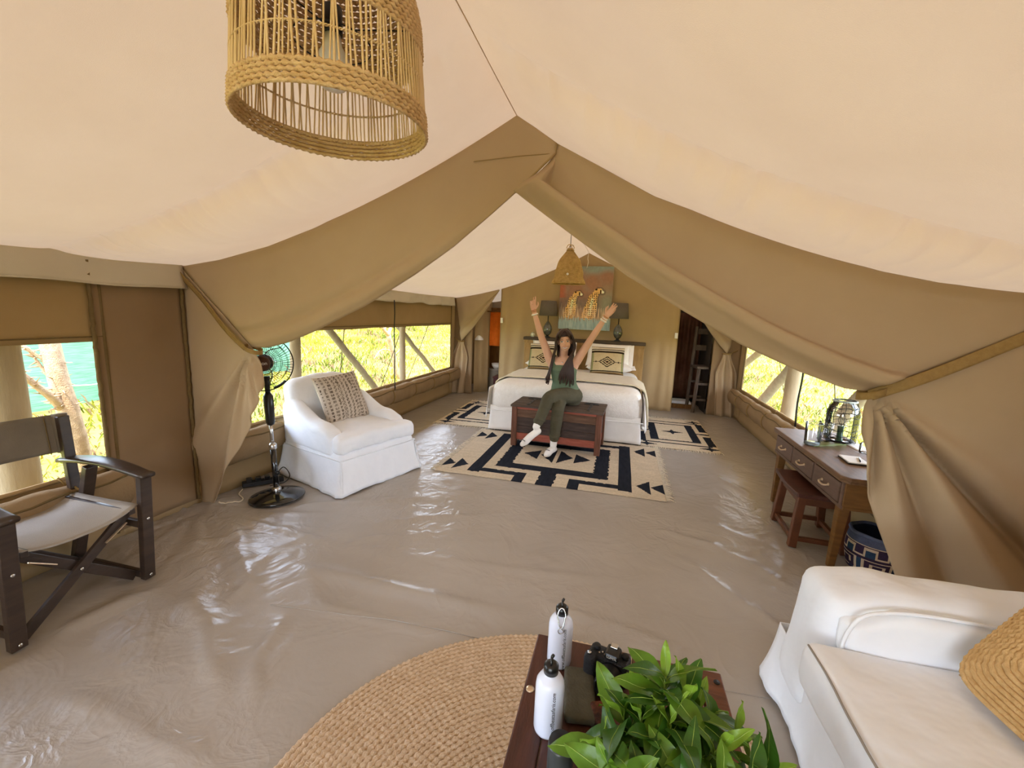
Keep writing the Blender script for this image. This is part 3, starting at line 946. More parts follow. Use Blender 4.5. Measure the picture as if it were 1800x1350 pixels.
# ------------------------------------------------------------------ director's chair (front left, facing the middle of the room)
K['chair_canvas'] = mat('grey_brown_canvas', lin('#6e6558'), lin('#7c7264'), rough=0.85, scale=5, bump=0.2, bscale=300, spec=0.15)
K['seat_canvas'] = mat('pale_grey_canvas', lin('#a0988e'), lin('#aaa298'), rough=0.75, scale=5, bump=0.2, bscale=300, spec=0.2)
def director_chair():
    t = thing('director_chair', 'dark wooden folding chair with grey canvas seat and backrest beside the left window', 'chair', (-2.64, 1.322, 0))
    # local: +x is the front, y across
    hw = .262
    for sy in (-1, 1):
        y = sy * hw
        m = MB(); m.bar((.262, y, .012), (.305, y, .60), .036, .055, (0, 1, 0)); m.build('front_leg', K['dark_wood'], t, bev=.004)
        m = MB(); m.bar((-.262, y, .012), (-.07, y, .60), .036, .055, (0, 1, 0)); m.build('rear_leg', K['dark_wood'], t, bev=.004)
        m = MB(); m.bar((-.20, y, .30), (-.235, y, .86), .030, .050, (0, 1, 0)); m.build('back_post', K['dark_wood'], t, bev=.004)
        m = MB()
        def arm(u, v):
            x = lerp(-.27, .34, u)
            z = .600 + .030 * sin(PI * min(1, u * 1.05)) - .012 * u
            w = .036 + .014 * sin(PI * u) * (1 if u < .5 else .8) + .004
            a = 2 * PI * v
            cx, cz = cos(a), sin(a)
            sx = math.copysign(abs(cx) ** .5, cx); sz = math.copysign(abs(cz) ** .5, cz)
            return (x, y + sx * w * .85, z + .013 + sz * .013)
        m.grid(arm, 18, 16)
        ids = [m.pt(arm(0, k / 16)) for k in range(16)]; m.face(ids)
        ids = [m.pt(arm(1, k / 16)) for k in range(16)]; m.face(ids[::-1])
        m.build('armrest', K['dark_wood'], t, smooth=True, weld=True)
        m = MB(); m.bar((-.24, y - sy * .02, .045), (.255, y - sy * .02, .045), .022, .04); m.build('foot_rail', K['dark_wood'], t, bev=.003)
        m = MB(); m.bar((-.19, y - sy * .02, .34), (.275, y - sy * .02, .335), .022, .04); m.build('side_rail', K['dark_wood'], t, bev=.003)
        m = MB(); m.bar((-.20, y - sy * .055, .425), (.285, y - sy * .055, .418), .030, .030); m.build('seat_rail', K['dark_wood'], t, bev=.004)
        for (px, pz) in ((.286, .36), (.264, .035), (-.255, .04)):
            m = MB(); m.lathe([(.008, 0), (.008, .004), (.004, .006)], 10); o = m.build('bolt', K['steel'], t, smooth=True)
            o.location = (px + .020, y, pz); o.rotation_euler = (0, PI / 2, 0)
    for sx, xx in ((1, .235), (-1, -.185)):
        m = MB(); m.bar((xx, -hw + .03, .03), (xx, hw - .05, .405), .046, .020, (1, 0, 0)); m.build('cross_leg', K['dark_wood'], t, bev=.003)
        m = MB(); m.bar((xx - .024, hw - .03, .03), (xx - .024, -hw + .05, .405), .046, .020, (1, 0, 0)); m.build('cross_leg', K['dark_wood'], t, bev=.003)
        m = MB(); m.lathe([(.008, 0), (.008, .004), (.004, .006)], 10); o = m.build('bolt', K['steel'], t, smooth=True); o.location = (xx + .012, -.005, .222); o.rotation_euler = (0, PI / 2, 0)
    for sy in (-1, 1):
        m = MB(); m.bar((.262, sy * .19, .365), (.255, sy * .095, .30), .006, .012, (1, 0, 0)); m.build('hinge_strip', K['pewter'], t, bev=.002)
    m = MB()
    def seat(u, v):
        x, y = lerp(-.235, .285, u), lerp(-hw + .028, hw - .028, v)
        e = 1 - abs(v * 2 - 1) ** 2.5
        return (x, y, .445 - .045 * e + .006 * nz(x * 5, y * 5, 1))
    m.grid(seat, 18, 18); so = m.build('seat', K['seat_canvas'], t, smooth=True, thick=.008)
    m = MB()
    def back(u, v):
        y = lerp(-hw - .012, hw + .012, v); z = lerp(.660, .865, u)
        e = 1 - abs(v * 2 - 1) ** 2
        return (-.222 - .06 * e - (z - .66) * .12 - .012, y, z + .006 * nz(y * 4, z, 2))
    m.grid(back, 10, 20)
    for sy in (-1, 1):
        m.tube([(-.232 - .018, sy * (hw + .004), .66), (-.245 - .018, sy * (hw + .004), .865)], .030, 10)
    bk = m.build('backrest', K['chair_canvas'], t, smooth=True, thick=.006)
    for y in (hw - .055, -hw + .055):
        m = MB(); m.tube([(back(k / 6, (y + hw) / (2 * hw))[0] + .006, y, back(k / 6, .5)[2]) for k in range(7)], .0025, 4); m.build('stitching', K['seam'], bk, smooth=True)
director_chair()

# ------------------------------------------------------------------ slipcovered armchair by the left window
def skirt_fn(hx, hy, z0, z1, flare, wave, seed, corner=.0):
    P = [(-hx, -hy), (hx, -hy), (hx, hy), (-hx, hy), (-hx, -hy)]
    per = [0, 2 * hx, 2 * hx + 2 * hy, 4 * hx + 2 * hy, 4 * hx + 4 * hy]
    def f(u, v):
        s = u * per[-1]
        for k in range(4):
            if s <= per[k + 1] + 1e-9:
                t = (s - per[k]) / (per[k + 1] - per[k]); break
        x, y = lerp(P[k][0], P[k + 1][0], t), lerp(P[k][1], P[k + 1][1], t)
        nx_, ny_ = ((0, -1), (1, 0), (0, 1), (-1, 0))[k]
        d = min(t, 1 - t) * (per[k + 1] - per[k])
        cz = math.exp(-d / .06)
        cx_, cy_ = (1 if x > 0 else -1), (1 if y > 0 else -1)
        w = v * v * .6 + v * .4
        off = flare * w + wave * w * (nz(s * 5 + seed, v * .7, 1) + .6 * nz(s * 12, v, seed))
        x += nx_ * off * (1 - cz * .5) + cx_ * cz * flare * w * .9
        y += ny_ * off * (1 - cz * .5) + cy_ * cz * flare * w * .9
        return (x, y, lerp(z1, z0, v) + .012 * nz(s * 3, seed, 5) * v + .004)
    return f
def armchair():
    t = thing('armchair', 'white slipcovered armchair with a frilled skirt beside the left window', 'armchair', (-2.33, 3.33, 0), math.radians(72))
    W_ = K['white_cloth']
    m = MB(); rbox(m, (0, .0, .275), (.80, .80, .13), .04, 14, .006, 6); m.build('seat_base', W_, t, smooth=True, weld=True)
    m = MB(); m.grid(skirt_fn(.40, .40, .004, .285, .045, .020, 3), 220, 12, close_u=True)
    m.build('skirt', W_, t, smooth=True, thick=.004)
    m = MB(); m.tube([(x, y, .285) for x, y in ((-.405, -.405), (.405, -.405), (.405, .405), (-.405, .405))], .006, 6, closed=True); m.build('piping', W_, t, smooth=True)
    for sx in (-1, 1):                                                     # box pleats at the two front corners
        m = MB()
        def pl(u, v):
            a = lerp(-.6, .6, u)
            r = .008 + .020 * v
            return (sx * .395 + sx * .02 * v + r * sin(a + sx * .785) * .9, -.41 - .02 * v - r * cos(a + sx * .785) * .8 + .012 * cos(u * 14) * v, lerp(.27, .006, v))
        m.grid(pl, 12, 8); m.build('pleat', W_, t, smooth=True, thick=.004)
    def arm_shape(sx):
        m = MB()
        def top(y):                                                        # height of the arm along its length (front is -y)
            return .555 + .13 * sm(-.02, .34, y) - .05 * sm(-.10, -.26, y) + .01 * sin(y * 9)
        def f(u, v):
            y = lerp(-.29, .36, u)
            e = min(1.0, (u / .10) ** .5) if u < .10 else 1.0
            zt = lerp(.34, top(y), .55 + .45 * e); hw = .072 * (.72 + .28 * e)
            a = 2 * PI * v
            zc = (zt + .29) / 2; hz = (zt - .29) / 2
            cx, cz = cos(a), sin(a)
            k = .55 if cz > 0 else .25
            X = math.copysign(abs(cx) ** .6, cx) * hw * (1 + .12 * (cz > 0) * sin(PI * min(1, abs(cz))))
            Z = math.copysign(abs(cz) ** (.62 if cz > 0 else .25), cz) * hz
            return (sx * .335 + X + .006 * nz(y * 7, cz * 3, sx), y + .010 * nz(X * 20, Z * 6, 3) * (u < .2), zc + Z + .008 * nz(y * 6, cx * 2, 4 + sx))
        m.grid(f, 30, 28)
        for uu in (0, 1):
            ids = [m.pt(f(uu, k / 28)) for k in range(28)]
            m.face(ids if uu == 0 else ids[::-1])
        m.build('arm', W_, t, smooth=True, weld=True)
    arm_shape(-1); arm_shape(1)
    m = MB()
    def bend(w): return (w.x * (1 - .10 * sm(.0, .3, w.z)), w.y - .02 * (1 - (w.x / .4) ** 2) * 0 + .05 * sm(.0, .3, w.z) + (w.z) * .18, w.z - .05 * (w.x / .40) ** 2 * sm(0, .2, w.z))
    rbox(m, (0, .325, .60), (.78, .16, .54), .075, 26, .011, 6, bend); m.build('backrest', W_, t, smooth=True, weld=True)
    m = MB()
    def tee(w):
        x = w.x
        k = sm(-.17, -.23, w.y)
        return (x * lerp(.70, 1.0, k), w.y, w.z + .012 * (1 - (x / .42) ** 2) + .012 * mnoise.noise((w.x * 18, w.y * 5, 2)) * (w.y < -.30))
    rbox(m, (0, -.085, .395), (.83, .66, .15), .05, 30, .009, 8, tee, 2); sc = m.build('seat_cushion', W_, t, smooth=True, weld=True)
    return t
armchair()

# striped cushion leaning on its back
K['ikat'] = mat('ikat_weave', (1, 1, 1), paint=True, rough=0.95, scale=70, contrast=0.5, bump=0.5, bscale=160, spec=0.05)
def ikat(u, v, top):
    base, dk = lin('#cdbfae'), lin('#4a3b30')
    s = u * 21
    band = .5 + .5 * sin(s * PI) + .35 * nz(u * 9, 1, 1)
    dash = nz(u * 33, v * 30, 2) * .9 + .55 * sin(v * 92 + nz(u * 20, 3, 3) * 4)
    k = 1.0 if (band > .42 and dash > -.12) else 0.0
    k *= .35 + .65 * (.5 + .5 * nz(u * 12, v * 4, 9))
    e = max(abs(u - .5), abs(v - .5))
    if e > .48: k = 0
    return tuple(lerp(a, b, k) for a, b in zip(base, dk))
t = thing('throw_cushion', 'beige and brown woven striped cushion leaning in the white armchair', 'cushion')
m = MB(); pillow(m, .46, .46, .15, 44, ikat, .01, 4)
m.build('cover', K['ikat'], t, smooth=True, weld=True)
m = MB(); m.tube([(x, y, 0) for x, y in [(.222 * cx, .222 * cy) for cx, cy in ((-1, -1), (-.5, -.97), (0, -.96), (.5, -.97), (1, -1), (.97, -.5), (.96, 0), (.97, .5), (1, 1), (.5, .97), (0, .96), (-.5, .97), (-1, 1), (-.97, .5), (-.96, 0), (-.97, -.5))]], .006, 5, closed=True)
m.build('piping', K['fringe'], t, smooth=True)
# its plane faces the chair's front and leans back
t.matrix_world = TR(-2.46, 3.40, .665) @ RZ(math.radians(72)) @ RX(math.radians(66)) @ RZ(math.radians(4))

# ------------------------------------------------------------------ bed
K['bedspread'] = mat('white_waffle_cotton', lin('#e6dfd6'), lin('#f0ebe4'), rough=0.9, scale=30, bump=0.6, bscale=70, spec=0.1, sheen=0.2)
K['sheet'] = mat('white_cotton', lin('#ebe6df'), lin('#f4f0ea'), rough=0.85, scale=6, bump=0.2, bscale=14, spec=0.1)
K['throw'] = mat('beige_wool', lin('#cfc0a0'), lin('#dccfb2'), rough=0.95, scale=18, bump=0.5, bscale=140, spec=0.05, sheen=0.3)
BX0, BX1, BY0, BY1 = -1.56, .31, 5.15, 7.12
bed = thing('bed', 'wide double bed with a white bedspread and skirt behind the wooden chest', 'bed', ((BX0 + BX1) / 2, (BY0 + BY1) / 2, 0))
bw, bl = BX1 - BX0, BY1 - BY0
m = MB(); m.grid(skirt_fn(bw / 2 - .01, bl / 2 - .01, .018, .33, .020, .014, 8), 260, 8, close_u=True)
sk = m.build('skirt', K['sheet'], bed, smooth=True, thick=.004)
m = MB()
def spread(w):
    k = sm(.05, -.19, w.z)
    return (w.x * (1 + .02 * k), w.y - .02 * k * (w.y < 0), w.z - .02 * (abs(w.x) / .95) ** 6 - .015 * (w.y < -.7) * k + .006 * mnoise.noise((w.x * 2, w.y * 2, 1)))
rbox(m, (0, 0, .455), (bw, bl, .37), .13, 44, .006, 4, spread); m.build('mattress', K['bedspread'], bed, smooth=True, weld=True)
m = MB(); m.tube([(-bw / 2 * 1.02, bl / 2 - .1, .285), (-bw / 2 * 1.02, -bl / 2 - .01, .275), (bw / 2 * 1.02, -bl / 2 - .01, .275), (bw / 2 * 1.02, bl / 2 - .1, .285)], .006, 6)
m.build('spread_hem', K['bedspread'], bed, smooth=True)
# draped corners of the spread
for sx in (-1, 1):
    m = MB()
    def dr(u, v):
        y = lerp(-bl / 2 - .01, -bl / 2 + .62, u)
        z = lerp(.56, .16 + .05 * sin(u * 9) * 1, v)
        return (sx * (bw / 2 + .012 + .030 * v + .022 * v * sin(u * 17)), y, z)
    m.grid(dr, 30, 10); m.build('side_drop', K['bedspread'], bed, smooth=True, thick=.005)

th = thing('throw_blanket', 'beige wool throw with tasselled ends laid across the white bed', 'blanket', ((BX0 + BX1) / 2, 0, 0))
m = MB()
half = bw / 2
def thr(u, v):
    y = lerp(5.56, 6.40, v)
    prof_ = [(-half - .075, .20), (-half - .055, .40), (-half - .02, .585), (-half + .10, .650), (-half * .4, .662), (0, .663), (half * .4, .662), (half - .10, .650), (half + .02, .585), (half + .055, .40), (half + .075, .20)]
    x, z = interp(prof_, u)
    e = .006 * nz(x * 4, y * 4, 6) + .010 * max(0, -sin((v) * 0)) 
    hang = sm(half - .02, half + .05, abs(x))
    x += math.copysign(hang * .018 * (1 + sin(y * 22)), x)
    return (x, y + .012 * nz(x * 3, 2, 2) * (v < .05), z + abs(e))
m.grid(thr, 80, 30); m.build('cloth', K['throw'], th, smooth=True, thick=.008, off=1)
m = MB(); m.tube([(thr(k / 60, 0)[0], thr(k / 60, 0)[1] - .003, thr(k / 60, 0)[2] + .008) for k in range(61)], .010, 6); m.build('hem', K['throw'], th, smooth=True)
m = MB()
for sx in (0, 1):
    for k in range(46):
        p = thr(sx, (k + .5) / 46)
        l = R.uniform(.06, .10)
        m.tube([p, (p[0] + (.006 if sx else -.006), p[1] + R.uniform(-.01, .01), p[2] - l)], [.006, .009], 5)
m.build('tassels', K['throw'], th, smooth=True, kind='stuff')

def bed_pillow(label, x, y, z, w, d, h, rx, rz, seed):
    t = thing('pillow', label, 'pillow', group='white pillows on the bed')
    m = MB(); pillow(m, w, d, h, 20, None, .014, seed, 3.0); m.build('pillowcase', K['sheet'], t, smooth=True, weld=True)
    m = MB(); m.grid(lambda u, v: (w / 2 * .93 + .07 * u, lerp(-d / 2 * .96, d / 2 * .96, v), .010 * sin(v * 20) * u), 3, 20); m.build('flange', K['sheet'], t, smooth=True, thick=.004)
    t.matrix_world = TR(x, y, z) @ RZ(rz) @ RX(rx)
bed_pillow('white pillow lying flat at the bottom of the right pair', -.15, 6.83, .728, .70, .40, .15, math.radians(2), 0.03, 1)
bed_pillow('white pillow propped on top of the right pair, against the headboard', -.18, 6.985, .893, .68, .42, .14, math.radians(56), -.04, 2)
bed_pillow('white pillow lying flat at the bottom of the left pair', -1.10, 6.83, .728, .70, .40, .15, math.radians(2), -.03, 3)
bed_pillow('white pillow propped on top of the left pair, against the headboard', -1.08, 6.985, .893, .68, .42, .14, math.radians(56), .05, 4)

K['kilim_cushion'] = mat('kilim_cushion_weave', (1, 1, 1), paint=True, rough=0.95, scale=60, contrast=0.35, bump=0.4, bscale=160, spec=0.05)
def kil(u, v, top):
    cr, dk, gr = lin('#c6b088'), lin('#33281f'), lin('#8f8f62')
    x, y = (u - .5), (v - .5)
    if not top: return cr
    if v > .90: return lin('#d8c9ae')
    if v > .86: return dk
    if v > .83: return lin('#d8c9ae')
    if v > .755: return dk
    if v < .045: return lin('#8a6d44')
    if .07 < v < .10: return dk
    if abs(abs(x) - .455) < .03: return gr
    yy = (v - .42)
    a, b = abs(x) / .26, abs(yy) / .20
    st = math.floor(a * 6) / 6
    if a < 1 and b < 1 - st:
        if (math.floor((a + b) * 5.0) % 2 == 0): return dk
        return lin('#9a5a35') if (a + b) < .25 else cr
    if abs(yy) < .012 and abs(x) < .44: return dk
    if abs(yy) < .03 and .32 < abs(x) < .36: return dk
    return cr
def kilim_cushion(label, x, y, z, rz):
    t = thing('kilim_cushion', label, 'cushion', group='kilim cushions on the bed')
    m = MB(); pillow(m, .49, .42, .15, 56, kil, .006, x, 3.2); m.build('cover', K['kilim_cushion'], t, smooth=True, weld=True)
    m = MB(); m.tube([(sx * .235, sy * .205, 0) for sx, sy in ((-1, -1), (0, -.98), (1, -1), (.98, 0), (1, 1), (0, .98), (-1, 1), (-.98, 0))], .007, 5, closed=True); m.build('piping', K['head_top'], t, smooth=True)
    t.matrix_world = TR(x, y, z) @ RZ(rz) @ RX(math.radians(70))
kilim_cushion('fawn kilim cushion with a dark medallion, right of the seated woman', -.175, 6.56, .848, .02)
kilim_cushion('fawn kilim cushion half hidden behind the seated woman', -1.13, 6.56, .848, -.03)

# ------------------------------------------------------------------ headboard of old boards
hb = thing('headboard', 'weathered wooden headboard with a dark ledge behind the bed', 'headboard', (-.612, 7.24, 0))
xs = [-.985, -.66, -.33, .0, .32, .355, .66, .985]
for k in range(7):
    w = xs[k + 1] - xs[k] - .006
    m = MB(); m.box((0, 0, 0), (w, .045, 1.05)); o = m.build('board', K['head_wood'], hb, bev=.004)
    o.location = ((xs[k] + xs[k + 1]) / 2, -.03 + (.006 if k % 2 else 0), .528)
m = MB(); m.box((0, .02, 1.085), (2.0, .20, .05)); m.build('ledge', K['head_top'], hb, bev=.006)
m = MB(); m.box((0, -.060, 1.035), (1.97, .018, .05)); m.build('top_rail', K['head_wood'], hb, bev=.004)

# ------------------------------------------------------------------ old chest at the foot of the bed
K['chest_a'] = mat('worn_brown_board', lin('#3d2a20'), lin('#8b6a55'), rough=0.7, scale=5, stretch=(1, 6, 9), bump=0.5, contrast=0.7, spec=0.2)
K['chest_b'] = mat('charred_board', lin('#2a2523'), lin('#63514a'), rough=0.7, scale=5, stretch=(1, 6, 9), bump=0.5, contrast=0.7, spec=0.2)
K['chest_r'] = mat('faded_red_board', lin('#7c4034'), lin('#bf6f5a'), rough=0.75, scale=6, stretch=(1, 6, 9), bump=0.5, contrast=0.9, spec=0.15)
K['chest_p'] = mat('worn_post', lin('#4a3226'), lin('#8a5c48'), rough=0.7, scale=6, stretch=(6, 6, 1), bump=0.5, contrast=0.8, spec=0.2)
K['chest_l'] = mat('dark_lid_board', lin('#2f2823'), lin('#6a5a4e'), rough=0.65, scale=5, stretch=(1, 8, 6), bump=0.5, contrast=0.8, spec=0.25)
ch = thing('storage_chest', 'old dark wooden chest with a red bottom rail at the foot of the bed', 'chest', (-.620, 4.82, 0), math.radians(-2.5))
cw, cd, chh = .50, .25, .455
for sx in (-1, 1):
    for sy in (-1, 1):
        m = MB(); m.box((0, 0, 0), (.062, .062, chh)); o = m.build('corner_post', K['chest_p'], ch, bev=.005); o.location = (sx * (cw - .03), sy * (cd - .03), chh / 2 + .010)
zz = [.085, .165, .250, .345, .440]
for k, mm in enumerate(('chest_r', 'chest_b', 'chest_b', 'chest_a')):
    for sy in (-1, 1):
        m = MB(); h = zz[k + 1] - zz[k] - .004
        n = 26
        m.grid(lambda u, v: (lerp(-cw + .06, cw - .06, u), -.010 - .003 * nz(u * 9, v * 4, k), lerp(-h / 2, h / 2, v) + (.004 * nz(u * 12, k, 2) if k else .006 * nz(u * 9, 3, 1)) * (v in (0, 1))), n, 3)
        o = m.build('front_board' if sy < 0 else 'back_board', K[mm], ch, thick=.02, off=-1)
        o.location = (0, sy * (cd - .03), (zz[k] + zz[k + 1]) / 2)
        if sy > 0: o.rotation_euler = (0, 0, PI)
    for sx in (-1, 1):
        m = MB(); m.box((0, 0, 0), (.02, 2 * cd - .12, zz[k + 1] - zz[k] - .004)); o = m.build('side_board', K[mm], ch, bev=.003); o.location = (sx * (cw - .03), 0, (zz[k] + zz[k + 1]) / 2)
m = MB(); m.box((0, -cd + .018, .452), (2 * cw - .02, .03, .022)); m.build('top_rail', K['chest_r'], ch, bev=.003)
m = MB(); m.box((0, 0, .082), (2 * cw - .08, 2 * cd - .08, .02)); m.build('bottom_board', K['chest_b'], ch)
for k in range(4):
    y0 = -cd - .012 + k * (2 * cd + .024) / 4
    m = MB(); m.box((0, 0, 0), (2 * cw + .03, (2 * cd + .024) / 4 - .005, .024)); o = m.build('lid_board', K['chest_l'], ch, bev=.004); o.location = (0, y0 + (2 * cd + .024) / 8, .476 + .001 * (k % 2))
for hx_ in (-.325, .345):
    m = MB(); m.box((hx_, -.03, .4915), (.030, .36, .005)); m.box((hx_, .15, .493), (.17, .035, .007)); m.tube([(hx_ - .07, .175, .494), (hx_ + .07, .175, .494)], .009, 8)
    for q in (-.17, -.06, .06): m.lathe([(.008, 0), (.006, .004)], 8, (hx_, q, .494))
    m.build('strap_hinge', K['iron'], ch, bev=.001)

# ------------------------------------------------------------------ desk by the right window
DX0, DX1, DY0, DY1, DZ = 1.335, 1.80, 2.80, 3.99, .63
dk = thing('writing_desk', 'brown wooden desk with three drawers by the right window', 'desk', ((DX0 + DX1) / 2, (DY0 + DY1) / 2, 0))
dw, dl = (DX1 - DX0) / 2, (DY1 - DY0) / 2
m = MB(); pl_ = [(-dw - .015, -dl + .035), (-dw + .02, -dl - .015), (dw, -dl - .015), (dw, dl + .015), (-dw - .015, dl + .015)]
m.prism(pl_, .605, DZ); m.build('top', K['desk_wood'], dk, bev=.006)
m = MB(); m.prism([(x * .985, y * .985) for x, y in pl_], .590, .606); m.build('top_moulding', K['desk_wood'], dk, bev=.004)
for sy in (-1, 1):
    for sx in (-1, 1):
        spl = .0
        fx = -dw + .045 if sx < 0 else dw - .045
        fy = sy * (dl - .075)
        fo = (fx - .02 if sy > 0 and sx < 0 else fx, fy - (.015 if sy > 0 else -.035), .008)
        m = MB(); m.bar((fx, fy, .47), fo, .060, .060, (1, 0, 0), .62); m.build('leg', K['desk_side'], dk, bev=.004)
    m = MB(); m.box((0, 0, 0), (2 * dw - .03, .022, .155)); o = m.build('side_panel', K['desk_side'], dk, bev=.003); o.location = (0, sy * (dl - .03), .515)
    m = MB(); m.box((0, 0, 0), (2 * dw - .03, .030, .020)); o = m.build('side_moulding', K['desk_side'], dk, bev=.004); o.location = (0, sy * (dl - .03), .432)
m = MB(); m.box((dw - .02, 0, .515), (.02, 2 * dl - .08, .15)); m.build('back_panel', K['desk_side'], dk, bev=.003)
m = MB(); m.box((-dw + .02, 0, .437), (.03, 2 * dl - .04, .022)); m.box((-dw + .02, 0, .588), (.03, 2 * dl - .04, .012)); m.build('front_rail', K['desk_front'], dk, bev=.003)
ys = [-dl + .04, -.18, .20, dl - .04]
for k in range(4):
    m = MB(); m.box((0, 0, 0), (.03, .024, .14)); o = m.build('divider', K['desk_front'], dk, bev=.003); o.location = (-dw + .02, ys[k], .515)
for k in range(3):
    w = ys[k + 1] - ys[k] - .034
    d = None
    m = MB(); m.box((0, 0, 0), (.022, w, .122)); d = m.build('drawer', K['desk_front'], dk, bev=.004); d.location = (-dw + .010, (ys[k] + ys[k + 1]) / 2, .516)
    m = MB(); m.tube(spline([(-.008, -.045, .0), (-.030, -.043, -.006), (-.036, -.02, -.012), (-.036, .02, -.012), (-.030, .043, -.006), (-.008, .045, .0)], 4), .006, 8)
    for s in (-1, 1): m.lathe([(.012, 0), (.012, .003), (.008, .005)], 10, (0, 0, 0)) if False else None
    m.tube([(-.009, -.045, 0), (-.018, -.045, 0)], [.012, .008], 10); m.tube([(-.009, .045, 0), (-.018, .045, 0)], [.012, .008], 10)
    m.build('handle', K['pewter'], d, smooth=True)

# stool pushed under it
st = thing('stool', 'small square dark wooden stool pushed under the desk', 'stool', (1.395, 3.315, 0), math.radians(-3))
m = MB()
for k in range(4):
    pass
m.grid(lambda u, v: (lerp(-.175, .175, u), lerp(-.255, .255, v), .385 + .018 * abs(v * 2 - 1) ** 2), 8, 16)
m.build('seat', K['red_dark'], st, thick=.03, off=-1, bev=.006)
for sx in (-1, 1):
    for sy in (-1, 1):
        m = MB(); m.bar((sx * .125, sy * .185, .362), (sx * .150, sy * .205, .006), .048, .048, (1, 0, 0)); m.build('leg', K['stool_wood'], st, bev=.004)
for sx in (-1, 1):
    m = MB(); m.bar((sx * .146, -.20, .055), (sx * .146, .20, .055), .026, .032); m.build('stretcher', K['stool_wood'], st, bev=.003)
    m = MB(); m.bar((sx * .128, -.185, .330), (sx * .128, .185, .330), .022, .050); m.build('apron', K['stool_wood'], st, bev=.003)
for sy in (-1, 1):
    m = MB(); m.bar((-.145, sy * .20, .065), (.145, sy * .20, .065), .026, .032); m.build('stretcher', K['stool_wood'], st, bev=.003)
    m = MB(); m.bar((-.125, sy * .186, .330), (.125, sy * .186, .330), .022, .050); m.build('apron', K['stool_wood'], st, bev=.003)

# ------------------------------------------------------------------ sofa on the right
W_ = K['white_cloth']
sf = thing('sofa', 'white slipcovered sofa cut off by the right edge, beside the low table', 'sofa', (1.20, .75, 0))
def loc(x, y, z): return (x - 1.20, y - .75, z)
m = MB(); rbox(m, loc(1.24, .62, .215), (1.02, 2.28, .24), .05, 24, .008, 4); m.build('seat_base', W_, sf, smooth=True, weld=True)
def arm_sofa(yc, nm):
    m = MB()
    def sh(w):
        z = w.z
        front = sm(-.30, -.48, w.x)
        return (w.x + .02 * front * sin(z * 6), w.y * (1 + .10 * sm(.10, .28, z) * (1 if w.y < 0 else .6)), z - .020 * front * sm(.0, .28, z) + .006 * mnoise.noise((w.x * 6, w.y * 6, z * 6)))
    rbox(m, loc(1.24, yc, .385), (1.05, .225, .50), .065, 26, .005, 5, sh)
    return m.build(nm, W_, sf, smooth=True, weld=True)
a1 = arm_sofa(1.645, 'arm'); arm_sofa(-.42, 'arm')
# raised cushion on the inside of the far arm, with its curved seam
m = MB()
def inner(w): return (w.x, w.y, w.z - .05 * sm(-.2, -.34, w.x) * sm(0, .1, w.z))
rbox(m, loc(1.15, 1.52, .505), (.74, .075, .20), .036, 20, .007, 9, inner); m.build('inner_pad', W_, a1, smooth=True, weld=True)
m = MB(); m.tube([Vector(loc(*p)) for p in spline([(.78, 1.495, .42), (.79, 1.49, .52), (.84, 1.495, .588), (.98, 1.505, .612), (1.2, 1.505, .612), (1.5, 1.505, .60)], 6)], .006, 6); m.build('piping', W_, a1, smooth=True)
m = MB(); rbox(m, loc(1.10, .55, .385), (.86, 1.90, .155), .038, 34, .010, 3.4, lambda w: (w.x, w.y, w.z + .018 * (1 - (w.x / .43) ** 2) * (1 - (w.y / .95) ** 4))); sc = m.build('seat_cushion', W_, sf, smooth=True, weld=True)
K['seamline'] = mat('grey_seam_cord', lin('#9a948e'), rough=0.9)
m = MB(); m.tube([Vector(loc(.6765 + .004 * sin(k * .5), lerp(1.47, -.36, k / 50), .459 + .003 * nz(k * .4, 1, 1))) for k in range(51)], .0035, 5); m.build('piping', K['seamline'], sc, smooth=True)
m = MB(); rbox(m, loc(1.62, .62, .55), (.26, 2.1, .62), .09, 24, .008, 4, lambda w: (w.x + .12 * (w.z + .3), w.y, w.z)); m.build('backrest', W_, sf, smooth=True, weld=True)
f = skirt_fn(.515, 1.20, .018, .285, .036, .040, 5)
m = MB(); m.grid(lambda u, v: (lambda p: (p[0] + 1.24 - 1.20, p[1] + .62 - .75, p[2]))(f(u, v)), 300, 12, close_u=True); m.build('skirt', W_, sf, smooth=True, thick=.004)

# woven cushion on it
K['jute2'] = mat('golden_jute', lin('#bd9560'), lin('#e0be8a'), rough=0.95, scale=40, bump=0.4, bscale=260, spec=0.05, contrast=0.7)
t = thing('woven_cushion', 'golden braided straw cushion leaning back on the white sofa', 'cushion')
m = rope_disc(MB(),   .262, .0135, .017, .0085, .018, sup=7, dome=lambda q: .062 * max(0, 1 - q ** 3.0), flat_from=.008)
m.build('braided_cover', K['jute2'], t, smooth=True)
m = MB(); pillow(m, .49, .49, .11, 16); m.build('cushion_back', K['jute2'], t, smooth=True, weld=True)
t.matrix_world = TR(1.215, 1.185, .70) @ RZ(math.radians(-90 + 8)) @ RX(math.radians(54))

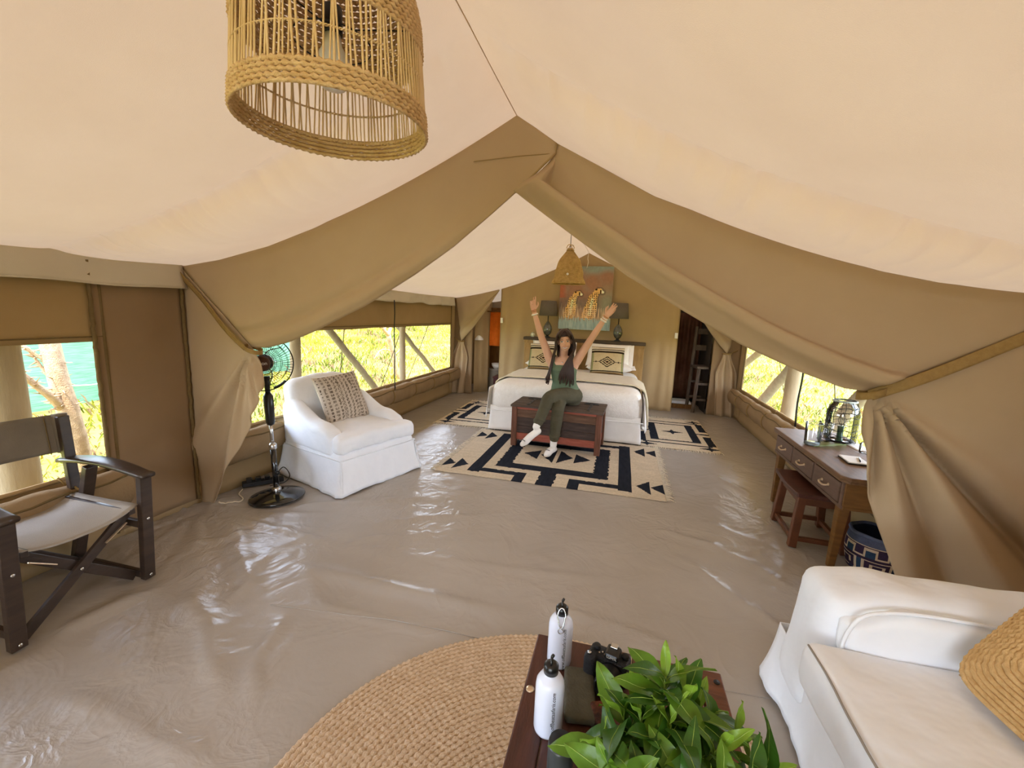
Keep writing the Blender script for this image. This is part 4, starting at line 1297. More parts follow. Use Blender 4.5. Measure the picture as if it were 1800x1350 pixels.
# ------------------------------------------------------------------ low table in front
ct = thing('coffee_table', 'low dark red wooden table holding bottles and a leafy plant', 'table', (.09, .83, 0))
TZ = .45
m = MB()
px = [-.283, -.205, .02, .215, .283]
for k in range(4):
    m = MB(); w = px[k + 1] - px[k] - .004
    m.box((0, 0, 0), (w, .88, .038)); o = m.build('plank', K['red_wood'] if k > 1 else K['red_dark'], ct, bev=.004); o.location = ((px[k] + px[k + 1]) / 2, 0, TZ - .019 + (.0006 if k % 2 else 0))
for sx in (-1, 1):
    for sy in (-1, 1):
        m = MB(); m.box((0, 0, 0), (.07, .07, TZ - .05)); o = m.build('leg', K['red_dark'], ct, bev=.005); o.location = (sx * .235, sy * .385, (TZ - .05) / 2 + .018)
for sy in (-1, 1):
    m = MB(); m.box((0, sy * .40, TZ - .085), (.45, .025, .09)); m.build('apron', K['red_dark'], ct, bev=.003)
for sx in (-1, 1):
    m = MB(); m.box((sx * .25, 0, TZ - .085), (.025, .75, .09)); m.build('apron', K['red_dark'], ct, bev=.003)
m = MB(); m.lathe([(.012, 0), (.012, .002), (.006, .0025)], 14); o = m.build('peg', K['pewter'], ct, smooth=True); o.location = (-.262, .22, TZ + .0005)
m = MB(); m.lathe([(.009, 0), (.009, .002)], 12); o = m.build('peg', K['iron'], ct, smooth=True); o.location = (.262, .40, TZ + .0005)
# ------------------------------------------------------------------ writing
def text_mesh(name, body, size, material, parent, M, shear=0.0, extrude=0.0002, bend_r=None):
    """lettering as real geometry; bend_r wraps it about a cylinder whose axis is local X of the text"""
    cu = bpy.data.curves.new(name, 'FONT')
    cu.body = body; cu.size = size; cu.align_x = 'CENTER'; cu.align_y = 'CENTER'; cu.shear = shear; cu.extrude = extrude
    tmp = bpy.data.objects.new(name, cu)
    COL.objects.link(tmp)
    dg = bpy.context.evaluated_depsgraph_get()
    me = bpy.data.meshes.new_from_object(tmp.evaluated_get(dg))
    bpy.data.objects.remove(tmp)
    for v in me.vertices:
        p = v.co
        if bend_r:
            a = p.y / bend_r
            p = Vector((p.x, sin(a) * (bend_r + p.z), cos(a) * (bend_r + p.z) - bend_r))
        v.co = M @ p
    me.materials.clear(); me.materials.append(material)
    o = bpy.data.objects.new(name, me)
    COL.objects.link(o); o.parent = parent
    return o
K['ink'] = mat('dark_ink', lin('#26262c'), rough=0.6)
K['white_ink'] = mat('white_ink', lin('#e8e8e8'), rough=0.6)

# ------------------------------------------------------------------ big woven pendant over the sitting area
K['seagrass'] = mat('seagrass', lin('#bd935c'), lin('#efd3a4'), rough=0.85, scale=30, bump=0.4, bscale=200, spec=0.1, contrast=0.8)
K['reed'] = mat('dry_reed', lin('#cba873'), lin('#ecd3a4'), rough=0.7, scale=14, stretch=(1, 1, .3), spec=0.2, contrast=0.8)
def woven_band(zs, rfn, rowh, n, amp, seed, thick=.006):
    m = MB()
    rows = int(round((zs[1] - zs[0]) / rowh))
    for k in range(rows):
        z = zs[0] + (k + .5) * rowh
        r0 = rfn(z)
        ids = []
        N = n * 2
        for j in range(N):
            a = 2 * PI * j / N
            ph = (j // 1 + k) % 2
            over = amp if ph else -amp * .5
            w = 1.0 + .12 * nz(j * .9, k * 1.7, seed)
            ring = []
            for (dr, dz) in ((thick, 0), (.0015, rowh * .62), (-thick, 0), (.0015, -rowh * .62)):
                rr = r0 + over + dr * w
                ring.append(m.pt((rr * cos(a), rr * sin(a), z + dz * (1.0 if ph else .72) * w + .0012 * nz(j * .35, k, seed + 3))))
            ids.append(ring)
        for j in range(N):
            A, B_ = ids[j], ids[(j + 1) % N]
            for q in range(4):
                m.face([A[q], B_[q], B_[(q + 1) % 4], A[(q + 1) % 4]])
    return m
pl = thing('pendant_lamp', 'large open woven seagrass pendant lampshade hanging in the front of the tent', 'lamp')
def rp(z):                                       # radius of the shade over its height
    return .247 - .020 * (z / .30) - .075 * sm(.26, .56, z) - .125 * sm(.44, .60, z)
woven_band((.0, .055), rp, .0118, 74, .0032, 1).build('hem_band', K['seagrass'], pl, smooth=True, kind='stuff')
woven_band((.205, .60), rp, .0125, 70, .0032, 2).build('upper_band', K['seagrass'], pl, smooth=True, kind='stuff')
rr = random.Random(3)
reeds = []
for k in range(128):
    a0 = 2 * PI * (k + rr.uniform(-.2, .2)) / 128
    a1 = a0 + rr.uniform(-.045, .045)
    z0, z1 = .046, .213
    m = MB()
    pts = [((rp(lerp(z0, z1, t)) + .001) * cos(lerp(a0, a1, t)), (rp(lerp(z0, z1, t)) + .001) * sin(lerp(a0, a1, t)), lerp(z0, z1, t)) for t in (0, .5, 1)]
    m.tube(pts, rr.uniform(.0021, .0031), 5, caps=False)
    m.build('reed', K['reed'], pl, smooth=True)
m = MB()
for ph in (0, PI):
    m.tube([((rp(.130) + .0035 * cos(k * PI / 2 + ph)) * cos(2 * PI * k / 400), (rp(.130) + .0035 * cos(k * PI / 2 + ph)) * sin(2 * PI * k / 400), .130 + .0018 * sin(k * PI / 2 + ph)) for k in range(400)], .0018, 4, closed=True)
m.build('binding_cord', K['reed'], pl, smooth=True)
K['bulb'] = mat('opal_bulb', lin('#ece9e2'), lin('#f3f0ea'), rough=0.25, spec=0.5)
m = MB(); m.lathe([(.001, .10), (.030, .105), (.045, .125), (.048, .150), (.040, .18), (.024, .21), (.020, .24)], 24); m.build('bulb', K['bulb'], pl, smooth=True)
m = MB(); m.lathe([(.024, .235), (.026, .24), (.026, .30), (.012, .31)], 20); m.build('socket', K['black_plastic'], pl, smooth=True)
m = MB()
m.tube([(.10 * cos(2 * PI * k / 40), .10 * sin(2 * PI * k / 40), .215) for k in range(40)], .002, 5, closed=True)
for k in range(3):
    a = 2 * PI * k / 3 + .3
    m.tube([(.026 * cos(a), .026 * sin(a), .25), (rp(.25) * cos(a), rp(.25) * sin(a), .26)], .002, 5)
m.build('wire_frame', K['iron'], pl, smooth=True)
PM = TR(-.666, .92, 1.894) @ Matrix.Scale(.815, 4)
pl.matrix_world = PM
# its cord goes up to the ridge
inv = PM.inverted()
m = MB(); m.tube([(0, 0, .30), (0, 0, .60), inv @ Vector((-.64, .92, 2.50))], .004, 6); m.build('cord', K['black_plastic'], pl, smooth=True)

# small bell-shaped pendant over the bed end
K['raffia'] = mat('golden_raffia', lin('#ab864c'), lin('#e6c588'), rough=0.85, scale=26, bump=0.5, bscale=120, spec=0.1, contrast=0.8)
p2 = thing('pendant_lamp', 'small bell-shaped basket lampshade hanging in front of the cheetah painting', 'lamp', (-.655, 5.20, 1.862))
def rp2(z): return .190 - .030 * sm(0, .09, z) - .055 * sm(.10, .34, z) - .075 * sm(.26, .40, z) + .004 * sin(z * 60) * .5
woven_band((.0, .40), rp2, .0135, 46, .0022, 5, .007).build('woven_shade', K['raffia'], p2, smooth=True, kind='stuff')
m = MB(); m.lathe([(.001, .398), (.034, .396), (.05, .385)], 24, caps=(False, False)); m.build('crown', K['raffia'], p2, smooth=True)
m = MB(); m.tube([(.185 * cos(2 * PI * k / 50), .185 * sin(2 * PI * k / 50), .004) for k in range(50)], .006, 6, closed=True); m.build('rim', K['raffia'], p2, smooth=True)
for s in (-1, 1):
    m = MB(); m.tube([(s * .012 + .030 * cos(a), .012 * s, .405 + .042 * sin(a)) for a in [PI * k / 12 for k in range(13)]], .005, 6); m.build('handle_loop', K['raffia'], p2, smooth=True)
m = MB(); m.tube([(0, 0, .38), (0, 0, .648)], .004, 6); m.build('cord', K['black_plastic'], p2, smooth=True)
m = MB(); m.lathe([(.014, 0), (.014, .002), (.004, .003)], 12); o = m.build('shell_button', K['bulb'], p2, smooth=True); o.matrix_local = TR(.005, -.168, .10) @ RX(PI / 2)
m = MB(); m.lathe([(.001, .12), (.03, .13), (.035, .16), (.02, .21), (.018, .26)], 16); m.build('bulb', K['bulb'], p2, smooth=True)

# ------------------------------------------------------------------ pedestal fan
fan = thing('pedestal_fan', 'black pedestal fan on a round base, half hidden by the tied drape', 'fan', (-2.505, 2.63, .010))
fan.rotation_euler = (0, -.045, 0)
K['gloss_black'] = mat('glossy_black', lin('#0e0f11'), lin('#141518'), rough=0.08, spec=0.6, scale=3, coat=0.5)
m = MB(); m.lathe([(.190, 0), (.198, .006), (.192, .016), (.12, .030), (.05, .040), (.030, .050)], 48); m.build('base', K['gloss_black'], fan, smooth=True)
m = MB(); m.lathe([(.030, .045), (.034, .055), (.034, .075), (.024, .085)], 20); m.build('base_collar', K['steel'], fan, smooth=True)
m = MB(); m.lathe([(.021, .06), (.021, .40)], 18); m.build('lower_pole', K['gloss_black'], fan, smooth=True)
m = MB(); m.lathe([(.021, .385), (.028, .392), (.028, .425), (.018, .435)], 18); m.build('height_collar', K['steel'], fan, smooth=True)
m = MB(); m.tube([(.02, -.01, .21), (.055, -.03, .21)], [.008, .016], 10); m.build('height_knob', K['black_plastic'], fan, smooth=True)
m = MB(); m.lathe([(.013, .42), (.013, .62)], 14); m.build('upper_pole', K['steel'], fan, smooth=True)
m = MB(); m.lathe([(.024, .58), (.031, .60), (.036, .72), (.034, .80), (.020, .825)], 20); m.build('control_box', K['black_plastic'], fan, smooth=True)
m = MB(); m.lathe([(.018, .82), (.020, .90), (.026, .95)], 14); m.build('neck', K['black_plastic'], fan, smooth=True)
head = TR(-.005, -.02, 1.05) @ RZ(math.radians(38)) @ RX(math.radians(87))
m = MB(); m.M = head; m.lathe([(.02, -.19), (.055, -.18), (.065, -.12), (.06, -.05), (.03, -.03)], 24); m.build('motor_housing', K['black_plastic'], fan, smooth=True)
m = MB(); m.M = head
for rdm, dz in ((.205, 0), (.168, .030), (.125, .042), (.085, .048), (.05, .05)):
    m.tube([(rdm * cos(2 * PI * k / 60), rdm * sin(2 * PI * k / 60), dz) for k in range(60)], .0045 if dz == 0 else .0016, 5, closed=True)
    if dz: m.tube([(rdm * cos(2 * PI * k / 60), rdm * sin(2 * PI * k / 60), -dz * 2.0) for k in range(60)], .0016, 5, closed=True)
for k in range(60):
    a = 2 * PI * k / 60
    for s in (1, -2.0):
        m.tube([(r_ * cos(a + tw), r_ * sin(a + tw), dz * s) for r_, dz, tw in ((.045, .05, -.12), (.125, .042, -.04), (.168, .03, 0), (.205, 0, .02))], .0012, 4, caps=False)
m.build('grille', K['matt_black'], fan, smooth=True, kind='stuff')
for k in range(3):
    m = MB(); m.M = head @ RZ(2 * PI * k / 3 + .5)
    m.grid(lambda u, v: (lerp(.03, .165, u), lerp(-.055, .055, v) * (.5 + .5 * sin(PI * min(1, .15 + u))) + .02 * u, -.03 + .03 * (v - .5) - .01 * u), 8, 6)
    m.build('blade', glass('clear_blade', (.95, .97, .97), .15, gloss=.05), fan, smooth=True, thick=.0015)
m = MB(); m.M = head; m.lathe([(.058, .046), (.058, .054), (.045, .062), (.001, .064)], 32); m.build('hub_badge', mat('hub_brown', lin('#3a1d14'), lin('#4d2a1c'), rough=0.3, spec=0.5), fan, smooth=True)
text_mesh('hub_lettering', 'von', .036, K['white_ink'], fan, head @ TR(.012, 0, .0645))
m = MB(); m.M = head
m.grid(lambda u, v: ((.196 + .012 * (v - .5)) * cos(lerp(-1.25, -.75, u)), (.196 + .012 * (v - .5)) * sin(lerp(-1.25, -.75, u)), .012 * (1 - abs(2 * v - 1))), 10, 2); m.build('grille_clip', K['black_plastic'], fan, smooth=True, thick=.003)

# adapter block and its pale cable on the floor
t = thing('power_adapter', 'black power strip with plugs lying on the floor behind the fan', 'power strip', (-2.800, 2.800, .012), math.radians(48))
m = MB(); m.box((0, 0, .018), (.30, .065, .036)); m.build('body', K['matt_black'], t, bev=.006)
for k in range(4):
    m = MB(); m.box((-.10 + k * .065, R.uniform(-.008, .008), .050), (.042, .046, .034)); m.build('plug', K['black_plastic'], t, bev=.006)
m = MB(); m.tube(spline([(.10, .02, .06), (.16, .05, .10), (.20, .02, .03), (.15, -.06, .004), (.04, -.09, .004)], 6), .004, 6); m.build('cord', K['black_plastic'], t, smooth=True)
m = MB(); m.tube([(p[0], p[1], floor_h(p[0], p[1]) + .006) for p in spline([(-2.87, 2.66, 0), (-2.82, 2.58, 0), (-2.72, 2.52, 0), (-2.70, 2.44, 0), (-2.80, 2.385, 0)], 8)], .005, 6)
tag(m.build('power_cable', K['fringe'], smooth=True), 'pale cable running along the floor from the power strip to the drape', 'cable')

# ------------------------------------------------------------------ painting on the back wall
K['oil'] = mat('oil_paint', (1, 1, 1), paint=True, rough=0.75, scale=26, contrast=0.25, bump=0.5, bscale=90, spec=0.2)
K['canvas_edge'] = mat('canvas_edge', lin('#b8ab90'), lin('#c9bda3'), rough=0.9, scale=20)
def mixc(a, b, t):
    t = min(max(t, 0), 1)
    return tuple(lerp(x, y, t) for x, y in zip(a, b))
def capsule(p, a, b, ra, rb):
    ex, ey = b[0] - a[0], b[1] - a[1]
    t = min(max(((p[0] - a[0]) * ex + (p[1] - a[1]) * ey) / (ex * ex + ey * ey), 0), 1)
    return math.hypot(p[0] - a[0] - ex * t, p[1] - a[1] - ey * t) - lerp(ra, rb, t)
def cheetah(p, ox, oy, s):
    q = ((p[0] - ox) / s, (p[1] - oy) / s)
    d = min(capsule(q, (.02, .02), (.06, .30), .105, .085), capsule(q, (.06, .30), (.13, .43), .075, .045),
            capsule(q, (.13, .44), (.19, .445), .048, .046), capsule(q, (.21, .435), (.245, .425), .03, .024), capsule(q, (-.06, -.02), (-.02, .14), .07, .06), capsule(q, (.10, .0), (.10, .20), .04, .05))
    return d, q
def paint_col(u, v):
    n1, n2 = nz(u * 5, v * 6, 1), nz(u * 16, v * 12, 4)
    sky = mixc(lin('#8b9488'), lin('#9a735c'), sm(.99, .84, v) + n1 * .5)
    sky = mixc(sky, lin('#77655a'), sm(.62, .40, v) * .8 + n2 * .3)
    sky = mixc(sky, lin('#8f8f78'), sm(.66, .90, u) * sm(.85, .4, v) * .9)
    if u < .16 and v > .5: sky = mixc(sky, lin('#b4593a'), .6 * sm(.16, .05, u))
    c = sky
    for (ox, oy, s) in ((.20, .235, .90), (.575, .235, 1.02)):
        d, q = cheetah((u, v * 1.18), ox, oy * 1.18, s)
        if .0 < d < .030 and q[0] > .12: c = mixc(c, lin('#4a443f'), .45)
        if d < .0 + .008 * n2:
            f = mixc(lin('#ecc886'), lin('#d6a862'), .5 + n1 - (q[0] - .1) * 2)
            f = mixc(f, lin('#f6e8bc'), sm(-.05, -.09, d))
            cell = mnoise.cell_vector((q[0] * 26, q[1] * 26, 1)) if False else None
            gx, gy = q[0] * 27, q[1] * 27
            ix, iy = math.floor(gx), math.floor(gy)
            jx, jy = .5 + .5 * nz(ix * 3.3, iy * 2.7, 2), .5 + .5 * nz(ix * 1.7, iy * 5.1, 6)
            if math.hypot(gx - ix - jx * .8 - .1, gy - iy - jy * .8 - .1) < .30 and q[1] < .42: f = lin('#2b1d14')
            if q[1] > .40 and .19 < q[0] < .215 and q[1] < .47: f = lin('#241811')
            if q[1] > .455 and .10 < q[0] < .14: f = lin('#35251a')
            if q[1] > .40 and q[0] > .222: f = lin('#f3e6c4')
            c = f
    # grasses
    g = nz(u * 60, v * 6, 9) + .6 * nz(u * 120, v * 10, 3)
    h = .34 + .10 * nz(u * 7, 2, 2)
    if v < h + .10 * g:
        gr = mixc(lin('#b58163'), lin('#e8c9a6'), .5 + g)
        gr = mixc(gr, lin('#8c8a72'), sm(.2, -.1, u) + .3 * n1)
        c = mixc(c, gr, sm(.5, .22, v) * (.55 + g * .6))
    if v < .17 + .07 * g: c = mixc(lin('#7e969e'), lin('#a9b6b4'), .5 + g * .8)
    return tuple(min(1, q * 1.3) for q in c)
pa = thing('painting', 'painting of two seated cheetahs in tall grass hanging above the headboard', 'painting', (-.625, 7.325, 1.268))
pw_, ph_ = .855, 1.03
m = MB(); m.grid(lambda u, v: (lerp(-pw_ / 2, pw_ / 2, u) , -.018, lerp(0, ph_, v)), 170, 205, colfn=paint_col); m.build('painted_canvas', K['oil'], pa)
m = MB(); m.box((0, 0, ph_ / 2), (pw_, .034, ph_)); m.build('stretcher', K['canvas_edge'], pa, bev=.002)
m = MB(); m.tube(spline([(-.62, 7.30, 2.50), (-.625, 7.29, 2.42), (-.615, 7.29, 2.36), (-.632, 7.295, 2.27)], 5), .006, 5)
tag(m.build('white_rope', K['fringe'], smooth=True), 'short white cord hanging from the ridge above the cheetah painting', 'rope')

# ------------------------------------------------------------------ bedside lamps and jar on the ledge
K['shade_grey'] = mat('grey_lampshade', lin('#6a6157'), lin('#776d62'), rough=0.9, scale=8, bump=0.2, bscale=200, spec=0.1, trans=0.1)
K['smoke_glass'] = mat('smoked_glass', lin('#35352f'), lin('#66655c'), rough=0.12, scale=14, spec=0.8, coat=0.5)
LZ = 1.11
def bed_lamp(label, x, y):
    t = thing('table_lamp', label, 'lamp', (x, y, LZ), 0, 'lamps on the headboard ledge')
    m = MB(); m.lathe([(.055, 0), (.055, .012), (.03, .022), (.022, .04)], 24); m.build('base', K['iron'], t, smooth=True)
    m = MB()
    prof_ = [(.022, .04), (.045, .06), (.066, .10), (.072, .14), (.064, .19), (.045, .23), (.026, .255), (.022, .27)]
    N = 28
    ids = []
    for k, (r_, z) in enumerate(prof_):
        ids.append([m.pt((r_ * (1 + .05 * ((j + k) % 2)) * cos(2 * PI * j / N), r_ * (1 + .05 * ((j + k) % 2)) * sin(2 * PI * j / N), z)) for j in range(N)])
    for k in range(len(ids) - 1):
        for j in range(N): m.face([ids[k][j], ids[k][(j + 1) % N], ids[k + 1][(j + 1) % N], ids[k + 1][j]])
    m.build('glass_body', K['smoke_glass'], t, smooth=True)
    m = MB(); m.lathe([(.008, .265), (.008, .42)], 10); m.build('stem', K['iron'], t, smooth=True)
    m = MB(); m.lathe([(.152, .365), (.128, .612)], 36, caps=(False, False)); m.build('shade', K['shade_grey'], t, smooth=True, thick=.004)
    m = MB(); m.lathe([(.149, .367), (.126, .610)], 36, caps=(False, False)); m.build('shade_lining', K['bulb'], t, smooth=True)
    m = MB()
    for k in range(3): m.tube([(0, 0, .58), (.126 * cos(2.1 * k), .126 * sin(2.1 * k), .60)], .003, 5)
    m.build('shade_ring', K['iron'], t, smooth=True)
    m = MB(); m.lathe([(.014, .40), (.030, .45), (.030, .48), (.001, .51)], 14); m.build('bulb', K['bulb'], t, smooth=True)
bed_lamp('grey shaded table lamp on the ledge left of the painting', -1.215, 7.225)
bed_lamp('grey shaded table lamp on the ledge right of the painting', -.060, 7.225)
K['clear'] = glass('clear_glass')
t = thing('glass_jar', 'small round glass jar at the left end of the headboard ledge', 'jar', (-1.465, 7.22, LZ))
m = MB(); m.lathe([(.022, 0), (.036, .012), (.042, .034), (.034, .058), (.020, .068)], 20); m.build('bowl', mat('thick_glass', lin('#b9bbaa'), lin('#dcdccb'), rough=0.08, spec=0.8, scale=30), t, smooth=True)
m = MB(); m.lathe([(.023, .066), (.023, .078), (.008, .082)], 18); m.build('lid', K['steel'], t, smooth=True)
# switches on the edges of the back wall
K['switch'] = mat('white_switch', lin('#f0eee8'), rough=0.35)
for lab, x, z in (('white pull switch on the canvas edge left of the bed', -2.055, 1.362), ('white pull switch on the canvas edge right of the bed', .850, 1.243)):
    t = thing('light_switch', lab, 'switch', (x, 7.36, z))
    m = MB(); m.box((0, -.015, 0), (.045, .03, .09)); m.build('body', K['switch'], t, bev=.006)
    m = MB(); m.box((0, -.033, .008), (.018, .008, .03)); m.build('rocker', K['switch'], t, bev=.002)

# ------------------------------------------------------------------ blue basket under the desk
K['basket'] = mat('woven_basket', (1, 1, 1), paint=True, rough=0.95, scale=60, contrast=0.4, bump=0.5, bscale=150, spec=0.05)
bk = thing('basket', 'blue woven waste basket with cream zigzag pattern beside the desk', 'basket', (1.640, 2.985, .004))
def keypat(u, v):
    cr, bl, pu, gy = lin('#cdb9a0'), lin('#33475f'), lin('#3b2f44'), lin('#565d74')
    if v > .80: return gy
    if v > .765: return cr
    s = (u * 8) % 1.0
    if .50 < v < .74:
        up = s < .5
        if (abs(s - .0) < .06 or abs(s - .5) < .06 or s > .94): return cr
        if up and v > .69: return cr
        if not up and v < .55: return cr
        return bl if up else pu
    s = (u * 5) % 1.0
    if .06 < v < .44:
        a, b = abs(s - .5) / .5, (v - .25) / .19
        e = max(a / .86, abs(b))
        if .78 < e < 1.0 and not (b < -.2 and s > .6 and s < .8): return cr
        if .30 < e < .50 and b > -.4: return cr
        return pu if e < .78 else bl
    return pu
m = MB(); m.grid(lambda u, v: ((.128 + .018 * sin(PI * v) + .008 * v) * cos(2 * PI * u), (.128 + .018 * sin(PI * v) + .008 * v) * sin(2 * PI * u), lerp(.0, .235, v)), 176, 44, close_u=True, colfn=keypat)
m.build('woven_side', K['basket'], bk, smooth=True)
K['blue_felt'] = mat('dark_blue_felt', lin('#1d2640'), lin('#2b3a5a'), rough=0.95, scale=20)
m = MB(); m.lathe([(.001, .006), (.118, .006), (.130, .10), (.124, .235)], 40, caps=(False, False)); m.build('lining', K['blue_felt'], bk, smooth=True)
K['blue_rim'] = mat('grey_blue_felt', lin('#4f5870'), lin('#646d86'), rough=0.95, scale=20)
m = MB(); m.tube([(.133 * cos(2 * PI * k / 48), .133 * sin(2 * PI * k / 48), .238 + .003 * sin(k * .7)) for k in range(48)], .011, 8, closed=True); m.build('rim', K['blue_rim'], bk, smooth=True)

# ------------------------------------------------------------------ things on the desk
def clear_vessel(name, label, cat, x, y, z, prof_, inner=None, rings=0):
    t = thing(name, label, cat, (x, y, z))
    m = MB(); m.lathe(prof_, 28, caps=(True, False)); m.build('glass_wall', K['clear'], t, smooth=True)
    return t
K['wire'] = mat('dark_wire', lin('#23262a'), lin('#33383d'), rough=0.45, metal=0.6, scale=30)
K['cold_glass'] = mat('glass_edge', lin('#aebfc6'), lin('#d5e2e6'), rough=0.08, spec=0.8, scale=30)
ln = clear_vessel('storm_lantern', 'large wire-bound glass lantern holding a green candle on the desk', 'lantern', 1.672, 3.70, DZ, [(.086, .004), (.098, .02), (.100, .22), (.088, .27), (.072, .292), (.072, .315)])
m = MB()
for z_, r_ in ((.012, .100), (.06, .1025), (.10, .1025), (.15, .1025), (.20, .1025), (.235, .1005), (.27, .091), (.312, .076)):
    m.tube([((r_ + .0015) * cos(2 * PI * k / 36), (r_ + .0015) * sin(2 * PI * k / 36), z_ + .006 * sin(k * 1.1 + z_ * 40)) for k in range(36)], .0022, 5, closed=True)
for k in range(10):
    a = 2 * PI * k / 10
    m.tube([(r_ * cos(a + .05 * sin(z_ * 50 + k)), r_ * sin(a + .05 * sin(z_ * 50 + k)), z_) for z_, r_ in ((.01, .102), (.08, .103), (.15, .103), (.22, .103), (.27, .092), (.31, .077))], .002, 5)
m.build('wire_net', K['wire'], ln, smooth=True, kind='stuff')
m = MB(); m.lathe([(.026, .006), (.026, .012), (.020, .02), (.020, .10), (.022, .12), (.001, .122)], 18); m.build('candle', mat('green_wax', lin('#163f2a'), lin('#235a3c'), rough=0.3, spec=0.5), ln, smooth=True)
m = MB()
for s in (-1, 1): m.tube(spline([(0, 0, .122), (s * .024, 0, .16), (s * .018, 0, .195), (0, 0, .225)], 5), .002, 5)
m.tube([(0, 0, .122), (0, 0, .225)], .002, 5); m.build('wire_leaf', K['wire'], ln, smooth=True)
m = MB(); m.lathe([(.078, .308), (.080, .314), (.078, .320), (.070, .322)], 28, caps=(False, False)); m.build('rim', K['cold_glass'], ln, smooth=True)
gl = clear_vessel('glass_tumbler', 'clear glass tumbler at the front edge of the desk', 'glass', 1.415, 3.50, DZ, [(.046, .004), (.050, .012), (.056, .165)])
m = MB(); m.lathe([(.045, .003), (.047, .006), (.047, .022), (.001, .024)], 24); m.build('thick_base', K['cold_glass'], gl, smooth=True)
m = MB(); m.tube([(.056 * cos(2 * PI * k / 28), .056 * sin(2 * PI * k / 28), .166) for k in range(28)], .002, 5, closed=True); m.build('rim', K['cold_glass'], gl, smooth=True)
g2 = clear_vessel('glass_tumbler', 'wire-wrapped small glass standing between tumbler and lantern on the desk', 'glass', 1.548, 3.655, DZ, [(.034, .004), (.038, .012), (.040, .150)])
m = MB()
for z_ in (.02, .06, .10, .130): m.tube([(.041 * cos(2 * PI * k / 24), .041 * sin(2 * PI * k / 24), z_ + .005 * sin(k + z_ * 60)) for k in range(24)], .002, 5, closed=True)
m.build('wire_wrap', K['wire'], g2, smooth=True)
g3 = clear_vessel('glass_bottle', 'small stoppered glass bottle at the right end of the desk by the drape', 'bottle', 1.700, 3.40, DZ, [(.028, .004), (.031, .012), (.031, .07), (.012, .088), (.012, .10)])
m = MB(); m.lathe([(.010, .095), (.014, .104), (.010, .116), (.001, .118)], 14); m.build('stopper', K['cold_glass'], g3, smooth=True)
K['palm'] = mat('palm_leaf', lin('#5d6b35'), lin('#8e9a58'), rough=0.6, scale=9, spec=0.3)
pm = thing('palm_leaf_mat', 'green palm leaf laid flat in front of the glass lantern on the desk', 'leaf mat', (1.55, 3.52, DZ + .001), math.radians(205))
m = MB(); m.tube(spline([(-.16, -.02, .004), (0, .0, .006), (.16, .01, .004)], 6), .003, 5); m.build('midrib', K['palm'], pm, smooth=True)
for k in range(18):
    for s in (-1, 1):
        x0 = -.13 + k * .016
        l = .11 * sin(PI * (k + 2) / 21) + .02
        m = MB(); m.grid(lambda u, v: (x0 + .06 * u + .010 * (v - .5) * (1 - u), s * (l * u), .005 + .006 * sin(PI * u) - .0015 * abs(v - .5)), 5, 2)
        m.build('leaflet', K['palm'], pm, smooth=True)
nb = thing('notebook', 'open white notebook with a black pen lying near the corner of the desk', 'book', (1.535, 3.165, DZ + .001), math.radians(-4))
m = MB(); m.box((0, 0, .004), (.12, .17, .008)); m.build('cover', K['black_plastic'], nb, bev=.001)
m = MB(); m.box((0, 0, .011), (.114, .164, .007)); m.build('pages', K['sheet'], nb, bev=.001)
m = MB(); m.tube([(.01, -.06, .019), (.045, .05, .019)], .004, 7); m.build('pen', K['black_plastic'], nb, smooth=True)
pp = thing('paper_sheet', 'white sheet of paper behind the lantern on the desk', 'paper', (1.735, 3.56, DZ + .001))
m = MB(); m.grid(lambda u, v: (lerp(-.05, .05, u), lerp(-.10, .10, v), .001 + .003 * u * u), 4, 6); m.build('sheet', K['sheet'], pp, smooth=True, thick=.001)

# ------------------------------------------------------------------ things on the low table
K['enamel'] = mat('white_enamel', lin('#d8def2'), lin('#e0e6f6'), rough=0.22, spec=0.5, scale=2)
def water_bottle(label, x, y, rz, carab):
    t = thing('water_bottle', label, 'bottle', (x, y, TZ + .0012), rz)
    m = MB(); m.lathe([(.030, 0), (.0345, .004), (.0365, .012), (.0365, .128), (.0345, .142), (.028, .153), (.018, .160), (.016, .164), (.016, .172)], 40); m.build('body', K['enamel'], t, smooth=True)
    m = MB(); m.lathe([(.0185, .166), (.0185, .186), (.012, .192), (.001, .193)], 24); m.build('cap', K['black_plastic'], t, smooth=True)
    m = MB(); m.tube([(0, .010 * cos(a), .195 + .013 * sin(a)) for a in [PI * k / 10 for k in range(11)]], .0032, 7); m.tube([(0, 0, .205), (.004, 0, .214)], .004, 6); m.build('cap_loop', K['black_plastic'], t, smooth=True)
    if carab:
        m = MB(); pts = [(.012 * cos(2 * PI * k / 24) * (1 if sin(2 * PI * k / 24) > 0 else .75), -.022 - .0 - .018 * (.5 - .5 * sin(2 * PI * k / 24)), .172 + .026 * sin(2 * PI * k / 24)) for k in range(24)]
        m.tube(pts, .002, 6, closed=True); cb = m.build('carabiner', K['steel'], t, smooth=True)
        m = MB(); m.tube([(.008 * cos(2 * PI * k / 16), -.0405, .136 + .008 * sin(2 * PI * k / 16)) for k in range(16)], .0013, 5, closed=True); m.build('key_ring', K['steel'], t, smooth=True)
    # lettering runs up the side
    M_ = TR(0, 0, .068) @ RZ(math.radians(20)) @ TR(0, -.0368, 0) @ RX(PI / 2) @ RZ(PI / 2)
    text_mesh('lettering', 'www.offbeatsafaris.com', .0145, K['ink'], t, M_, .35, .0001, .0368)
    return t
water_bottle('white metal water bottle with a carabiner, farther of the two on the low table', -.108, 1.170, .10, True)
water_bottle('white metal water bottle with a black cap, nearer of the two on the low table', -.105, .948, .08, False)

